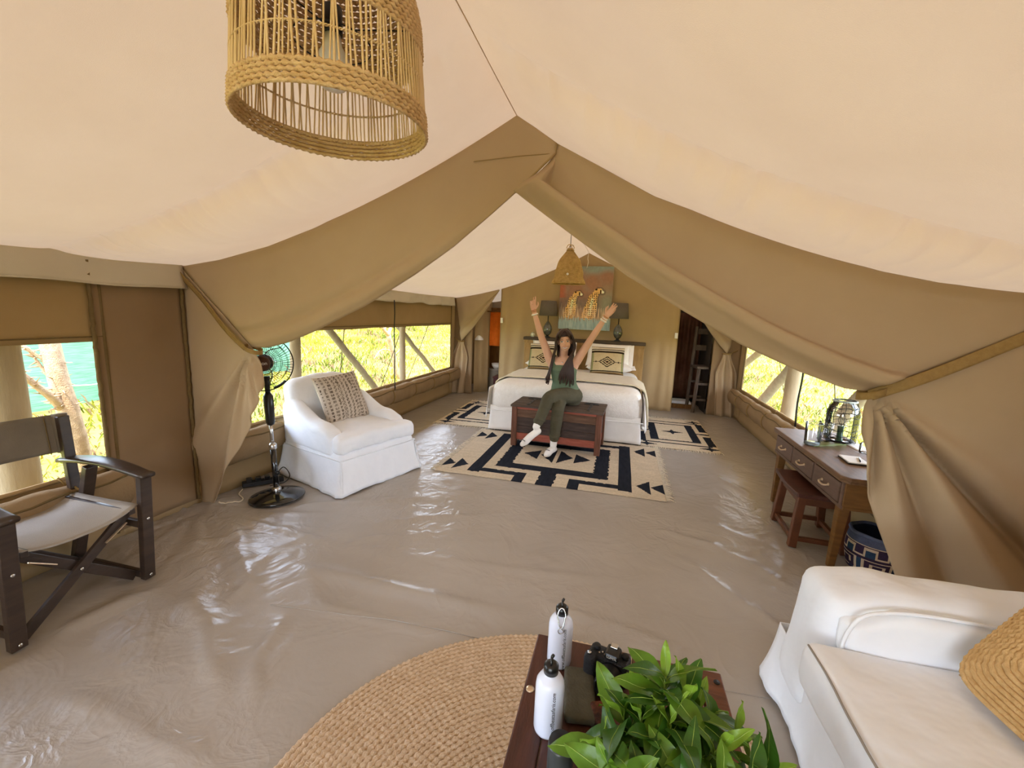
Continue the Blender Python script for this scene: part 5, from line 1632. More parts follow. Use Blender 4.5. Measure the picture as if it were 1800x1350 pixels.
cm = thing('camera', 'black camera with a strap lying on the low table behind the plant', 'camera', (.040, 1.155, TZ + .001), math.radians(-14))
K['cam_body'] = mat('camera_leatherette', lin('#121214'), lin('#1e1e22'), rough=0.55, scale=60, bump=0.5, bscale=400, spec=0.4)
m = MB(); m.box((0, 0, .040), (.118, .050, .076)); m.build('body', K['cam_body'], cm, bev=.008)
m = MB(); rbox(m, (-.048, -.026, .042), (.038, .040, .078), .015, 6); m.build('grip', K['cam_body'], cm, smooth=True, weld=True)
m = MB(); m.box((.010, -.002, .086), (.042, .046, .022)); m.build('viewfinder_hump', K['black_plastic'], cm, bev=.007)
m = MB(); m.box((.010, .010, .100), (.020, .020, .005)); m.build('hot_shoe', K['steel'], cm, bev=.001)
m = MB(); m.M = TR(.014, -.025, .040) @ RX(PI / 2); m.lathe([(.033, 0), (.034, .01), (.032, .03), (.034, .034), (.034, .06), (.028, .064), (.026, .052), (.001, .05)], 32); ls = m.build('lens', K['black_plastic'], cm, smooth=True)
m = MB(); m.M = TR(.014, -.025, .040) @ RX(PI / 2); m.lathe([(.0345, .040), (.0352, .042), (.0352, .052), (.0345, .054)], 32, caps=(False, False)); m.build('zoom_ring', K['matt_black'], ls, smooth=True)
for (dx, dy, r_) in ((-.040, .004, .011), (.044, .006, .010)):
    m = MB(); m.lathe([(r_, .078), (r_, .088), (r_ * .8, .090)], 20, (dx, dy, 0)); m.build('dial', K['matt_black'], cm, smooth=True)
m = MB(); m.lathe([(.006, .078), (.006, .083)], 14, (-.052, -.030, .003)); m.build('shutter_button', K['steel'], cm, smooth=True)
for k in range(4):
    m = MB(); m.lathe([(.0028, 0), (.0022, .002)], 8); o = m.build('button', K['pewter'], cm, smooth=True); o.location = (-.028 + k * .008, -.010 + .006 * (k % 2), .0782)
text_mesh('lettering', 'LUMIX', .010, K['white_ink'], cm, TR(.010, -.0256, .087) @ RX(PI / 2))
m = MB(); m.grid(lambda u, v: (lerp(-.060, -.105, u) + .02 * sin(u * 5), .0 - .10 * u + .012 * (v - .5), .050 - .046 * sm(0, .6, u)), 16, 2); m.build('strap', K['matt_black'], cm, smooth=True, thick=.002)
m = MB(); rbox(m, (.0, .0, .012), (.085, .17, .024), .010, 8, .002, 20)
po = m.build('pouch', mat('grey_felt_pouch', lin('#4c4a3f'), lin('#5d5a4d'), rough=0.9, scale=20, bump=0.3), smooth=True, weld=True)
po.location = (-.035, 1.060, TZ + .0015); po.rotation_euler = (0, 0, .12); tag(po, 'flat grey fabric pouch lying between the white bottles and the camera', 'pouch')
m = MB(); rbox(m, (.0, .0, .014), (.075, .13, .028), .010, 8, .002, 20)
po = m.build('wallet', mat('patterned_leather', lin('#2a1512'), lin('#6a3a22'), rough=0.6, scale=30, bump=0.3, contrast=0.3), smooth=True, weld=True)
po.location = (.050, .985, TZ + .0015); po.rotation_euler = (0, 0, .35); tag(po, 'dark red patterned wallet lying in front of the camera', 'wallet')
t = thing('flask', 'dark grey metal flask in front of the nearer white bottle', 'flask', (-.060, .838, TZ + .0012))
m = MB(); m.lathe([(.027, 0), (.0295, .003), (.0295, .088), (.027, .094)], 32); m.build('body', mat('grey_metal', lin('#3b3f40'), lin('#4a4e4f'), rough=0.35, spec=0.5, scale=4), t, smooth=True)
m = MB(); m.lathe([(.027, .092), (.028, .095), (.026, .101), (.001, .102)], 32); m.build('lid', K['matt_black'], t, smooth=True)

# ------------------------------------------------------------------ glimpses through the two back doorways
K['orange'] = mat('orange_towel', lin('#c25a12'), lin('#d86a1a'), rough=0.95, scale=14, bump=0.5, bscale=80)
K['cupboard'] = mat('brown_cupboard', lin('#5a3a14'), lin('#86591f'), rough=0.6, scale=6, stretch=(6, 6, 1), bump=0.2)
cb = thing('wardrobe', 'brown wooden wardrobe seen through the doorway left of the bed', 'wardrobe', (-2.28, 8.55, 0))
m = MB(); m.box((0, .2, .80), (.70, .38, 1.58)); m.build('carcass', K['cupboard'], cb, bev=.006)
for s in (-1, 1):
    m = MB(); m.box((0, 0, 0), (.33, .02, 1.50)); o = m.build('door', K['cupboard'], cb, bev=.004); o.location = (s * .17, -.002, .80)
    m = MB(); m.lathe([(.012, 0), (.016, .012), (.001, .018)], 12); k_ = m.build('knob', K['brass'], o, smooth=True); k_.location = (-s * .13, -.012, 0); k_.rotation_euler = (PI / 2, 0, 0)
m = MB(); m.grid(lambda u, v: (lerp(-.14, .14, u), .02 * sin(u * 9) + .01 * v, lerp(-.62, 0, v)), 16, 12)
tw = m.build('towel', K['orange'], smooth=True, thick=.012); tw.location = (-2.24, 7.70, 1.50); tag(tw, 'orange towel hanging in the doorway left of the bed', 'towel')
m = MB(); m.tube([(-2.60, 7.71, 1.51), (-1.4, 7.71, 1.51)], .010, 8); tag(m.build('towel_rail', K['cupboard'], smooth=True), 'thin wooden rail carrying the orange towel in the left doorway', 'rail')
ws = thing('washstand', 'small pale stand with a basin seen through the doorway left of the bed', 'stand', (-2.30, 7.95, 0))
m = MB(); m.lathe([(.15, 0), (.16, .02), (.13, .40), (.15, .42)], 24); m.build('pedestal', mat('grey_plaster', lin('#8a8070'), lin('#9a9080'), rough=0.8, scale=9), ws, smooth=True)
bs = thing('wash_basin', 'small white bowl standing on the pale stand in the left doorway', 'bowl', (-2.29, 7.95, .424))
m = MB(); m.lathe([(.055, 0), (.095, .05), (.105, .10), (.10, .10), (.08, .03), (.001, .02)], 28); m.build('bowl', K['switch'], bs, smooth=True)
t = thing('storage_box', 'dark red leather box on the floor of the doorway left of the bed', 'box', (-2.06, 7.66, .002))
m = MB(); m.box((0, 0, .15), (.34, .28, .30)); m.build('body', mat('dark_red_leather', lin('#3a1512'), lin('#55231c'), rough=0.5, scale=12, bump=0.3), t, bev=.012)
m = MB(); m.box((0, 0, .315), (.36, .30, .03)); m.build('lid', mat('dark_red_lid', lin('#42180f'), lin('#5a2a1c'), rough=0.5, scale=12, bump=0.3), t, bev=.008)
t = thing('lit_gap_dome', 'small white dome standing in for a lit gap behind the tied curtain in the left doorway', 'lamp', (-2.56, 7.62, .98))  # white shape added where a lit gap shows through the doorway
m = MB(); m.lathe([(.085, 0), (.078, .03), (.045, .07), (.02, .085)], 24, caps=(False, True)); m.build('shade', K['bulb'], t, smooth=True)
m = MB(); m.tube([(0, 0, .08), (0, 0, .86)], .004, 6); m.build('cord', K['black_plastic'], t, smooth=True)

K['old_wood'] = mat('grey_old_wood', lin('#4a3d33'), lin('#66574a'), rough=0.75, scale=6, stretch=(5, 5, 1), bump=0.3)
st2 = thing('bar_stool', 'tall old wooden high-backed stool in the doorway right of the bed', 'stool', (1.355, 7.60, 0), math.radians(12))
for sx in (-1, 1):
    m = MB(); m.bar((sx * .12, -.12, .72), (sx * .17, -.17, .006), .045, .045); m.build('leg', K['old_wood'], st2, bev=.005)
    m = MB(); m.bar((sx * .15, .17, .006), (sx * .12, .14, 1.40), .045, .045); m.build('back_post', K['old_wood'], st2, bev=.005)
for z_ in (.22, .48):
    m = MB(); m.bar((-.15, -.155, z_), (.15, -.155, z_), .03, .035); m.build('stretcher', K['old_wood'], st2, bev=.003)
    m = MB(); m.bar((-.15, .155, z_), (.15, .155, z_), .03, .035); m.build('stretcher', K['old_wood'], st2, bev=.003)
m = MB(); m.box((0, 0, .745), (.34, .34, .04)); m.build('seat', K['old_wood'], st2, bev=.008)
for z_ in (1.05, 1.32):
    m = MB(); m.bar((-.12, .145, z_), (.12, .145, z_), .02, .09); m.build('back_rail', K['old_wood'], st2, bev=.003)
t = thing('bath_mat', 'folded white mat on a low step in the doorway right of the bed', 'mat', (1.05, 7.90, 0))
m = MB(); m.box((0, 0, .035), (.46, .40, .07)); m.build('step', K['cupboard'], t, bev=.005)
for k in range(2):
    m = MB(); rbox(m, (0, -.01, .082 + k * .022), (.40 - .02 * k, .30, .022), .010, 8, .003, 10); m.build('fold', K['white_cloth'], t, smooth=True, weld=True)
K['maroon'] = mat('maroon_curtain', lin('#4a2216'), lin('#6d4a35'), rough=0.9, scale=3)
m = MB(); m.grid(lambda u, v: (lerp(.66, 1.36, u), 8.22 + .035 * sin(u * 34) * (.3 + v), lerp(.10, 1.62, v)), 60, 8)
tag(m.build('closet_curtain', K['maroon'], smooth=True, thick=.004), 'dark maroon pleated closet curtain deep in the right doorway', 'curtain')

# loose cords hanging at the windows
for lab, x, y, z0, z1, thk in (('black cord hanging in front of the left bedroom window', XL + .14, 4.98, .44, 1.60, .007), ('black cord hanging in front of the right bedroom window above the desk', XW - .10, 4.70, .50, 1.62, .009)):
    m = MB(); m.tube([(x + .004 * sin(k), y + .004 * sin(k * .7), lerp(z1, z0, k / 14)) for k in range(15)], thk, 6)
    c_ = thing('window_cord', lab, 'cord'); m.build('cord', K['black_plastic'], c_, smooth=True)
    m = MB(); m.lathe([(.004, 0), (.012, -.02), (.012, -.05), (.004, -.06)], 10, (x, y, z0 + .005)); m.build('toggle', K['post'], c_, smooth=True)
# ------------------------------------------------------------------ woman sitting on the chest, both arms raised
K['skin'] = mat('skin', lin('#dba98c'), lin('#e6b89c'), rough=0.5, scale=7, spec=0.3, bump=0.03)
K['trouser'] = mat('olive_trousers', lin('#4a4535'), lin('#5a5543'), rough=0.85, scale=9, bump=0.3, bscale=30, spec=0.1)
K['tank'] = mat('sage_vest', lin('#5f6e58'), lin('#6d7d66'), rough=0.9, scale=9, bump=0.3, bscale=40, spec=0.1)
K['sock'] = mat('white_sock', lin('#e6e0d6'), lin('#f2ede5'), rough=0.95, scale=20, bump=0.3, bscale=150, spec=0.05)
K['hair'] = mat('dark_brown_hair', lin('#1f120d'), lin('#43271b'), rough=0.42, scale=30, stretch=(6, 6, .6), spec=0.4)

def limb(m, pts, rs, n=14, per=5):
    P = spline(pts, per)
    k = len(P)
    R_ = []
    for i in range(k):
        t = i / per
        a = min(int(t), len(rs) - 2)
        R_.append(lerp(rs[a], rs[a + 1], t - a))
    m.tube(P, R_, n)
    for p, r in ((P[0], R_[0]), (P[-1], R_[-1])):
        ball(m, p, (r, r, r), 8, 10)
def ball(m, c, r, nu=10, nv=14, M_=None):
    old = m.M
    m.M = (old if old is not None else Matrix.Identity(4)) @ TR(*c) @ (M_ or Matrix.Identity(4))
    ids = []
    for k in range(nu + 1):
        th_ = PI * k / nu
        ids.append([m.pt((r[0] * sin(th_) * cos(2 * PI * j / nv), r[1] * sin(th_) * sin(2 * PI * j / nv), -r[2] * cos(th_))) for j in range(nv)])
    for k in range(nu):
        for j in range(nv): m.face([ids[k][j], ids[k][(j + 1) % nv], ids[k + 1][(j + 1) % nv], ids[k + 1][j]])
    m.M = old
def loft(m, rings, n=24):
    """rings: (centre, rx, ry) stacked upwards, closed"""
    ids = []
    for c, rx, ry in rings:
        ids.append([m.pt((c[0] + rx * math.copysign(abs(cos(2 * PI * j / n)) ** .85, cos(2 * PI * j / n)), c[1] + ry * sin(2 * PI * j / n), c[2])) for j in range(n)])
    for k in range(len(ids) - 1):
        for j in range(n): m.face([ids[k][j], ids[k][(j + 1) % n], ids[k + 1][(j + 1) % n], ids[k + 1][j]])
    m.face(ids[0][::-1]); m.face(ids[-1])
def fuse(o, voxel, it=4):
    r = o.modifiers.new('fuse', 'REMESH'); r.mode = 'VOXEL'; r.voxel_size = voxel; r.use_smooth_shade = True
    s = o.modifiers.new('relax', 'SMOOTH'); s.factor = 0.5; s.iterations = it

PX, PY = -.560, 4.86
HD = Vector((-.603, 4.775, 1.212))                   # head centre
HM = TR(*HD) @ RZ(math.radians(8)) @ RY(math.radians(-7)) @ RX(math.radians(6))
SL, SR = Vector((-.765, 4.835, .985)), Vector((-.468, 4.835, .985))
EL, ER = Vector((-.875, 4.775, 1.262)), Vector((-.312, 4.785, 1.262))
WL, WR = Vector((-.962, 4.735, 1.535)), Vector((-.172, 4.750, 1.505))
HPL, HPR = Vector((-.645, 4.865, .582)), Vector((-.470, 4.865, .590))
KS, AS = Vector((-.590, 4.455, .520)), Vector((-.622, 4.470, .105))      # standing leg
KC, AC = Vector((-.690, 4.450, .628)), Vector((-.788, 4.290, .335))      # crossing leg

per = thing('person', 'woman in green vest and olive trousers sitting on the wooden chest with both arms raised', 'person', (PX, PY, 0))
def L(p): return (p[0] - PX, p[1] - PY, p[2])
def hand(m, wrist, d, n, pose, sgn):
    """palm, four fingers of unequal length and a thumb; d along the hand, n out of the palm"""
    d = Vector(d).normalized(); n = Vector(n); n = (n - d * n.dot(d)).normalized(); s = d.cross(n) * sgn
    w = Vector(wrist)
    def P(a, b, c=0): return L(w + d * a + s * b + n * c)
    for b in (-.024, -.008, .008, .024):
        limb(m, [P(.0, b * .55), P(.04, b * .9), P(.082, b)], [.013, .013, .0115], 8, 3)
    lens = (.068, .078, .073, .058)
    for k, b in enumerate((-.026, -.009, .009, .025)):
        l = lens[k]
        if pose[k] == 'out':
            limb(m, [P(.078, b), P(.078 + l * .5, b * 1.2, .004), P(.078 + l, b * 1.35, .010)], [.0098, .0088, .0074], 8, 3)
        elif pose[k] == 'half':
            limb(m, [P(.078, b), P(.078 + l * .42, b * 1.1, .010), P(.078 + l * .72, b * 1.1, .030), P(.078 + l * .74, b * 1.05, .048)], [.0098, .009, .0082, .0074], 8, 3)
        else:
            limb(m, [P(.078, b), P(.100, b, .014), P(.094, b, .034), P(.068, b, .034)], [.010, .0094, .0088, .0078], 8, 3)
    limb(m, [P(.018, -.022), P(.042, -.046, .010), P(.066, -.054, .018), P(.084, -.052, .024)], [.013, .0115, .010, .0082], 8, 3)

m = MB()
loft(m, [(L((-.556, 4.875, .500)), .150, .105), (L((-.556, 4.870, .58)), .172, .120), (L((-.575, 4.862, .66)), .150, .105), (L((-.590, 4.855, .74)), .122, .090), (L((-.602, 4.845, .82)), .130, .096),
         (L((-.612, 4.840, .90)), .148, .100), (L((-.617, 4.840, .97)), .158, .088), (L((-.618, 4.842, 1.02)), .110, .066), (L((-.618, 4.842, 1.045)), .060, .050)])
limb(m, [L((-.618, 4.842, 1.00)), L((-.615, 4.830, 1.06)), L((-.608, 4.805, 1.13))], [.056, .048, .050], 14)
# head: skull, jaw, nose, ears
m.M = TR(-PX, -PY, 0) @ HM
ball(m, (0, .015, .028), (.074, .092, .092), 12, 18)
ball(m, (0, -.028, -.026), (.060, .060, .078), 12, 16)
ball(m, (0, -.052, -.074), (.026, .030, .028), 8, 12)
limb(m, [(0, -.084, .012), (0, -.094, -.010), (0, -.101, -.023)], [.007, .0085, .0105], 8, 3)
for s in (-1, 1):
    ball(m, (s * .074, .008, -.012), (.010, .018, .028), 8, 10)
    ball(m, (s * .034, -.066, -.030), (.025, .022, .023), 8, 10)
    ball(m, (s * .010, -.090, -.027), (.007, .009, .0065), 6, 8)
m.M = None
limb(m, [L(SL), L(SL.lerp(EL, .5)), L(EL), L(EL.lerp(WL, .3)), L(WL)], [.052, .044, .037, .036, .0245])
limb(m, [L(SR), L(SR.lerp(ER, .5)), L(ER), L(ER.lerp(WR, .3)), L(WR)], [.052, .044, .037, .036, .0245])
ball(m, L(Vector((-.735, 4.838, .955))), (.060, .062, .075)); ball(m, L(Vector((-.495, 4.838, .955))), (.060, .062, .075))
for s in (-1, 1): ball(m, L(Vector((-.612 + s * .066, 4.780, .880))), (.054, .042, .052))
limb(m, [L(HPL), L(HPL.lerp(KS, .5)), L(KS), L(KS.lerp(AS, .35)), L(AS)], [.088, .075, .054, .050, .032])
limb(m, [L(HPR), L(HPR.lerp(KC, .5) + Vector((0, 0, .012))), L(KC), L(KC.lerp(AC, .35)), L(AC)], [.088, .075, .054, .050, .032])
hand(m, WL, (-.16, -.05, 1), (.35, -1, 0), ('out', 'half', 'curl', 'curl'), -1)
hand(m, WR, (.80, -.06, .95), (-.25, -1, .2), ('out', 'out', 'out', 'half'), 1)
body = m.build('body', K['skin'], per, smooth=True); fuse(body, .0046, 3)

# vest
m = MB()
loft(m, [(L((-.570, 4.864, .640)), .166, .124), (L((-.578, 4.862, .675)), .160, .118), (L((-.590, 4.855, .74)), .137, .106), (L((-.602, 4.843, .82)), .142, .112), (L((-.612, 4.832, .89)), .158, .122), (L((-.617, 4.838, .935)), .152, .100), (L((-.617, 4.84, .955)), .120, .085)], 30)
for s in (-1, 1):
    ball(m, L(Vector((-.612 + s * .066, 4.778, .880))), (.060, .046, .058))
    limb(m, [L(Vector((-.617 + s * .085, 4.765, .92))), L(Vector((-.618 + s * .100, 4.800, 1.005))), L(Vector((-.618 + s * .100, 4.850, 1.035))), L(Vector((-.618 + s * .095, 4.915, .985)))], [.024, .019, .019, .022], 10, 4)
v = m.build('vest', K['tank'], per, smooth=True); fuse(v, .007, 3)
m = MB(); m.tube([L((-.570 + .170 * cos(a), 4.864 + .128 * sin(a), .640 + .010 * sin(3 * a))) for a in [2 * PI * k / 40 for k in range(40)]], .007, 6, closed=True); m.build('hem', K['tank'], v, smooth=True)

# trousers
m = MB()
loft(m, [(L((-.556, 4.875, .492)), .150, .110), (L((-.556, 4.872, .56)), .180, .128), (L((-.566, 4.866, .64)), .164, .120), (L((-.572, 4.863, .680)), .152, .110)], 28)
limb(m, [L(HPL), L(HPL.lerp(KS, .5)), L(KS), L(KS.lerp(AS, .35)), L(KS.lerp(AS, .80))], [.098, .086, .066, .064, .054])
limb(m, [L(HPR), L(HPR.lerp(KC, .5) + Vector((0, 0, .012))), L(KC), L(KC.lerp(AC, .35)), L(KC.lerp(AC, .84))], [.100, .088, .067, .063, .052])
for k in range(6):
    a, b, r_ = (KS, AS, .062) if k < 3 else (KC, AC, .062)
    t = (.02, .10, .74)[k % 3]
    p = a.lerp(b, t)
    m.tube([L(p + Vector((r_ * cos(q), r_ * sin(q) * .9, .014 * sin(q * 2 + k)))) for q in [PI + PI * j / 8 for j in range(9)]], .008, 6)
tr_ = m.build('trousers', K['trouser'], per, smooth=True); fuse(tr_, .0075, 3)
m = MB(); m.tube([L((-.572 + .155 * cos(a), 4.863 + .113 * sin(a), .668)) for a in [2 * PI * k / 36 for k in range(36)]], .008, 6, closed=True); m.build('waistband', K['trouser'], tr_, smooth=True)

# socks with feet
def sock(leg0, ank, toe, heel_back, up):
    m = MB()
    limb(m, [L(leg0), L(ank)], [.042, .038], 14, 4)
    d = (Vector(toe) - Vector(ank)).normalized()
    heel = Vector(ank) + heel_back
    limb(m, [L(heel), L(heel.lerp(Vector(toe), .45) + up * .010), L(heel.lerp(Vector(toe), .78)), L(toe)], [.036, .038, .038, .026], 14, 4)
    o = m.build('sock', K['sock'], per, smooth=True); fuse(o, .006, 3)
    w = heel.lerp(Vector(toe), .80) + up * .037
    mm = MB(); sd = d.cross(up).normalized()
    mm.tube([L(w - sd * .022 + d * .0), L(w + up * .003), L(w + sd * .022)], .0035, 5); mm.build('toe_stripe', K['ink'], o, smooth=True)
    mm = MB(); c_ = Vector(leg0); ax_ = (Vector(leg0) - Vector(ank)).normalized(); e1 = ax_.cross(Vector((0, 1, 0))).normalized(); e2 = ax_.cross(e1)
    mm.tube([L(c_ + e1 * .043 * cos(a) + e2 * .043 * sin(a)) for a in [2 * PI * k / 20 for k in range(20)]], .004, 6, closed=True); mm.build('cuff', K['sock'], o, smooth=True)
sock(KS.lerp(AS, .74), AS, (-.668, 4.290, .046), Vector((.005, .030, -.050)), Vector((0, 0, 1)))
sock(KC.lerp(AC, .78), AC, (-.905, 4.185, .165), Vector((.020, .015, -.045)), Vector((-.35, -.75, .55)).normalized())

# face
FM = TR(-PX, -PY, 0) @ HM
K['eye'] = mat('dark_eye', lin('#2a1a12'), rough=0.2, spec=0.6)
K['lip'] = mat('red_lip', lin('#b8605a'), rough=0.4)
K['tooth'] = mat('white_tooth', lin('#f4efe8'), rough=0.3)
for s in (-1, 1):
    m = MB(); m.M = FM; ball(m, (s * .032, -.081, .010), (.014, .009, .0075), 8, 12); m.build('eye_white', K['tooth'], body, smooth=True)
    m = MB(); m.M = FM; ball(m, (s * .032, -.087, .010), (.0072, .005, .0072), 8, 12); m.build('iris', K['eye'], body, smooth=True)
    m = MB(); m.M = FM; m.tube(spline([(s * .016, -.090, .019), (s * .032, -.0925, .0205), (s * .047, -.082, .016)], 4), .0022, 6); m.build('eyelash', K['eye'], body, smooth=True)
    m = MB(); m.M = FM; m.tube(spline([(s * .016, -.090, .0300), (s * .033, -.089, .0330), (s * .050, -.077, .0280)], 4), .0026, 6); m.build('eyebrow', K['hair'], body, smooth=True)
m = MB(); m.M = FM; m.tube(spline([(-.024, -.082, -.0505), (-.012, -.0925, -.0575), (0, -.0945, -.0595), (.012, -.0925, -.0575), (.024, -.082, -.0505)], 4), .0050, 8); m.build('teeth', K['tooth'], body, smooth=True)
m = MB(); m.M = FM
m.tube(spline([(-.028, -.080, -.0480), (-.013, -.092, -.0520), (0, -.0945, -.0525), (.013, -.092, -.0520), (.028, -.080, -.0480)], 4), .0032, 8)
m.tube(spline([(-.027, -.080, -.0490), (-.013, -.0915, -.0630), (0, -.0935, -.0655), (.013, -.0915, -.0630), (.027, -.080, -.0490)], 4), .0036, 8); m.build('lips', K['lip'], body, smooth=True)

# hair: cap, side masses, fringe, long strands over the chest
m = MB(); m.M = FM
NU, NV = 26, 16
def cap(u, v):
    a = 2 * PI * u; b = PI * .5 * v                  # v: 0 crown .. 1 rim
    x, y, z = .084 * sin(b * 1.12) * cos(a), .018 + .104 * sin(b * 1.12) * sin(a), .030 + .104 * cos(b * 1.12)
    f = sm(-.2, -.9, sin(a))                          # open at the face
    z += f * .055 * v * v
    y += f * .012 * v
    return (x, y, z)
m.grid(cap, NU, NV, close_u=True)
for s in (-1, 1):
    m.grid(lambda u, v: (s * (.080 + .012 * sin(PI * v)), lerp(-.050, .085, u), lerp(.07, -.16, v)), 10, 10)
m.M = None
hr = m.build('hair', K['hair'], per, smooth=True, thick=.012)
rh = random.Random(21)
m = MB()
def strand(pts, r0, r1): m.tube(spline(pts, 4), [lerp(r0, r1, k / (4 * (len(pts) - 1))) for k in range(4 * (len(pts) - 1) + 1)], 6)
hp = lambda x, y, z: Vector(FM @ Vector((x, y, z)))
for k in range(64):                                   # fall over her left chest (image right)
    t = rh.random(); j = rh.uniform(-.008, .008)
    x2 = lerp(-.035, .140, t)
    strand([hp(.010 + .03 * t, .01 + .05 * rh.random(), .128), hp(.072 + .008 * t, -.040 + .07 * t, .072), hp(.092 + .012 * rh.random(), -.036 + .07 * t, .0), hp(.100 + .012 * rh.random(), -.046 + .06 * t, -.08), L((HD.x + .050 + .050 * t, 4.728 + .02 * t, 1.02)), L((HD.x + .012 + x2 * .8 + j, 4.700 + .025 * t, .88)), L((HD.x + x2 * .9 + j * 2, 4.705 + .02 * t, .735 + .10 * rh.random() - .03 * t))], .0105, .0035)
for k in range(56):                                   # fall on her right side (image left)
    t = rh.random(); j = rh.uniform(-.008, .008)
    strand([hp(-.012 - .02 * t, .01 + .05 * rh.random(), .128), hp(-.074 - .006 * t, -.038 + .08 * t, .072), hp(-.092 - .012 * rh.random(), -.034 + .08 * t, .0), hp(-.104 - .014 * t, -.040 + .08 * t, -.08), L((HD.x - .110 - .025 * t, 4.745 + .03 * t, 1.00)), L((HD.x - .135 - .024 * t + j, 4.722 + .02 * t, .86)), L((HD.x - .150 - .038 * t + j * 2, 4.735 + .03 * t, .715 + .08 * rh.random()))], .0105, .0035)
for k in range(34):                                   # down the back
    t = rh.uniform(-1, 1)
    strand([hp(t * .04, .04, .125), hp(t * .075, .115, .03), hp(t * .085, .115, -.08), L((HD.x + t * .10, 4.945, .96)), L((HD.x + t * .12, 4.965, .78 + .04 * rh.random()))], .014, .006)
for k in range(26):                                   # parted fringe
    s = -1 if k < 15 else 1
    t = rh.random()
    strand([hp(s * .004 + .006, -.040 - .02 * t, .122), hp(s * (.020 + .016 * t), -.080 + .008 * t, .092), hp(s * (.046 + .012 * t), -.074 + .012 * t, .058 - .010 * t), hp(s * (.070 + .008 * t), -.050 + .014 * t, .005 - .03 * t)], .0060, .0025)
m.build('hair_strands', K['hair'], hr, smooth=True, kind='stuff')
# bands on both wrists, necklace
K['band_white'] = mat('white_band', lin('#efe9dd'), rough=0.5)
K['band_tan'] = mat('braided_band', lin('#b06a3c'), lin('#d09a66'), rough=0.8, scale=60)
def band(w, d, off, r, rad, mk, nm):
    d = Vector(d).normalized(); e1 = d.cross(Vector((0, 1, 0))).normalized(); e2 = d.cross(e1); c_ = Vector(w) + d * off
    mm = MB(); mm.tube([L(c_ + e1 * rad * cos(a) + e2 * rad * sin(a)) for a in [2 * PI * k / 22 for k in range(22)]], r, 6, closed=True); mm.build(nm, K[mk], per, smooth=True)
dl_, dr_ = WL - EL, WR - ER
band(WL, dl_, -.045, .010, .029, 'band_white', 'wristband'); band(WL, dl_, -.012, .005, .027, 'band_tan', 'bracelet'); band(WL, dl_, .004, .004, .026, 'band_tan', 'bracelet')
band(WR, dr_, -.055, .010, .030, 'band_white', 'wristband'); band(WR, dr_, -.030, .006, .028, 'band_white', 'bracelet'); band(WR, dr_, -.008, .005, .027, 'band_tan', 'bracelet')
m = MB(); m.tube([L((-.614 + .050 * cos(a), 4.835 - .075 * sin(a), 1.035 - .055 * sin(a))) for a in [PI * k / 14 for k in range(15)]], .002, 5); ball(m, L((-.614, 4.758, .976)), (.009, .006, .009), 6, 8); m.build('necklace', K['steel'], per, smooth=True)
# ------------------------------------------------------------------ leafy plant on the low table
def leaf_mat(name, a, b):
    m = mat(name, lin(a), lin(b), rough=0.38, scale=14, spec=0.45, bump=0.15, bscale=60, trans=0.22, contrast=0.7)
    return m
K['leaf_a'] = leaf_mat('bright_leaf', '#47711a', '#72992c')
K['leaf_b'] = leaf_mat('deep_leaf', '#2f5a1a', '#4f7f2c')
K['leaf_c'] = leaf_mat('young_leaf', '#6f9a28', '#97b944')
K['stem'] = mat('green_stem', lin('#6c8a3a'), lin('#8fa857'), rough=0.6, scale=20)
K['leaf_rib'] = mat('pale_leaf_rib', lin('#8fae4c'), lin('#a3bd62'), rough=0.5, scale=20)
pt = thing('potted_plant', 'bushy plant with long glossy green leaves on the low wooden table', 'plant', (.160, .820, TZ + .0012))
m = MB(); m.lathe([(.055, 0), (.075, .03), (.082, .08), (.078, .12), (.070, .12), (.070, .09), (.001, .085)], 32); m.build('pot', mat('woven_pot', lin('#4a3a26'), lin('#6d5738'), rough=0.9, scale=40, bump=0.5), pt, smooth=True)
m = MB(); m.lathe([(.001, .10), (.068, .095)], 20, caps=(False, False)); m.build('soil', mat('dark_soil', lin('#241b14'), lin('#3a2c20'), rough=0.95, scale=40, bump=0.6), pt)
def leaf_mesh(l, w, curl, cup, mk, tw):
    m = MB()
    def f(u, v):
        b = v * 2 - 1
        wd = w * (sin(PI * min(1, (u * .94 + .03)) ** .85) ** .85) * (1 if u < .98 else .3)
        x = b * wd / 2
        y = l * u
        z = -curl * l * u * u + cup * abs(b) ** 1.3 * wd * .5 + .004 * sin(u * 9 + b * 2)
        a = tw * u
        return (x * cos(a) - z * sin(a) * .3, y * (1 - .12 * curl * u), z + x * sin(a))
    m.grid(f, 9, 4)
    o = m.build('leaf', [K[mk]], None, smooth=True)
    m2 = MB()
    m2.tube([(f(k / 8, .5)[0], f(k / 8, .5)[1], f(k / 8, .5)[2] + .0006) for k in range(9)], [.0009] * 7 + [.0006, .0003], 4, caps=False)
    return o, m2
protos = []
for args in ((.135, .052, .25, .25, 'leaf_a', .2), (.140, .048, .55, .30, 'leaf_a', -.3), (.118, .050, .15, .35, 'leaf_b', .1), (.145, .054, .70, .2, 'leaf_b', .3), (.095, .030, .10, .5, 'leaf_c', 0), (.125, .056, .45, .15, 'leaf_a', .5), (.13, .052, .85, .25, 'leaf_b', -.2)):
    o, m2 = leaf_mesh(*args)
    me2 = m2
    protos.append((o, m2))
lf = random.Random(17)
ribs = {}
count = 0
def place_leaf(k, M_):
    global count
    o, m2 = protos[k]
    c = o if not ribs.get(k) else o.copy()
    if ribs.get(k): COL.objects.link(c)
    c.parent = pt
    c.matrix_local = M_
    if not ribs.get(k):
        ribs[k] = m2.build('midrib', K['leaf_rib'], c, smooth=True)
    else:
        r_ = ribs[k].copy(); COL.objects.link(r_); r_.parent = c
    count += 1
stems = MB()
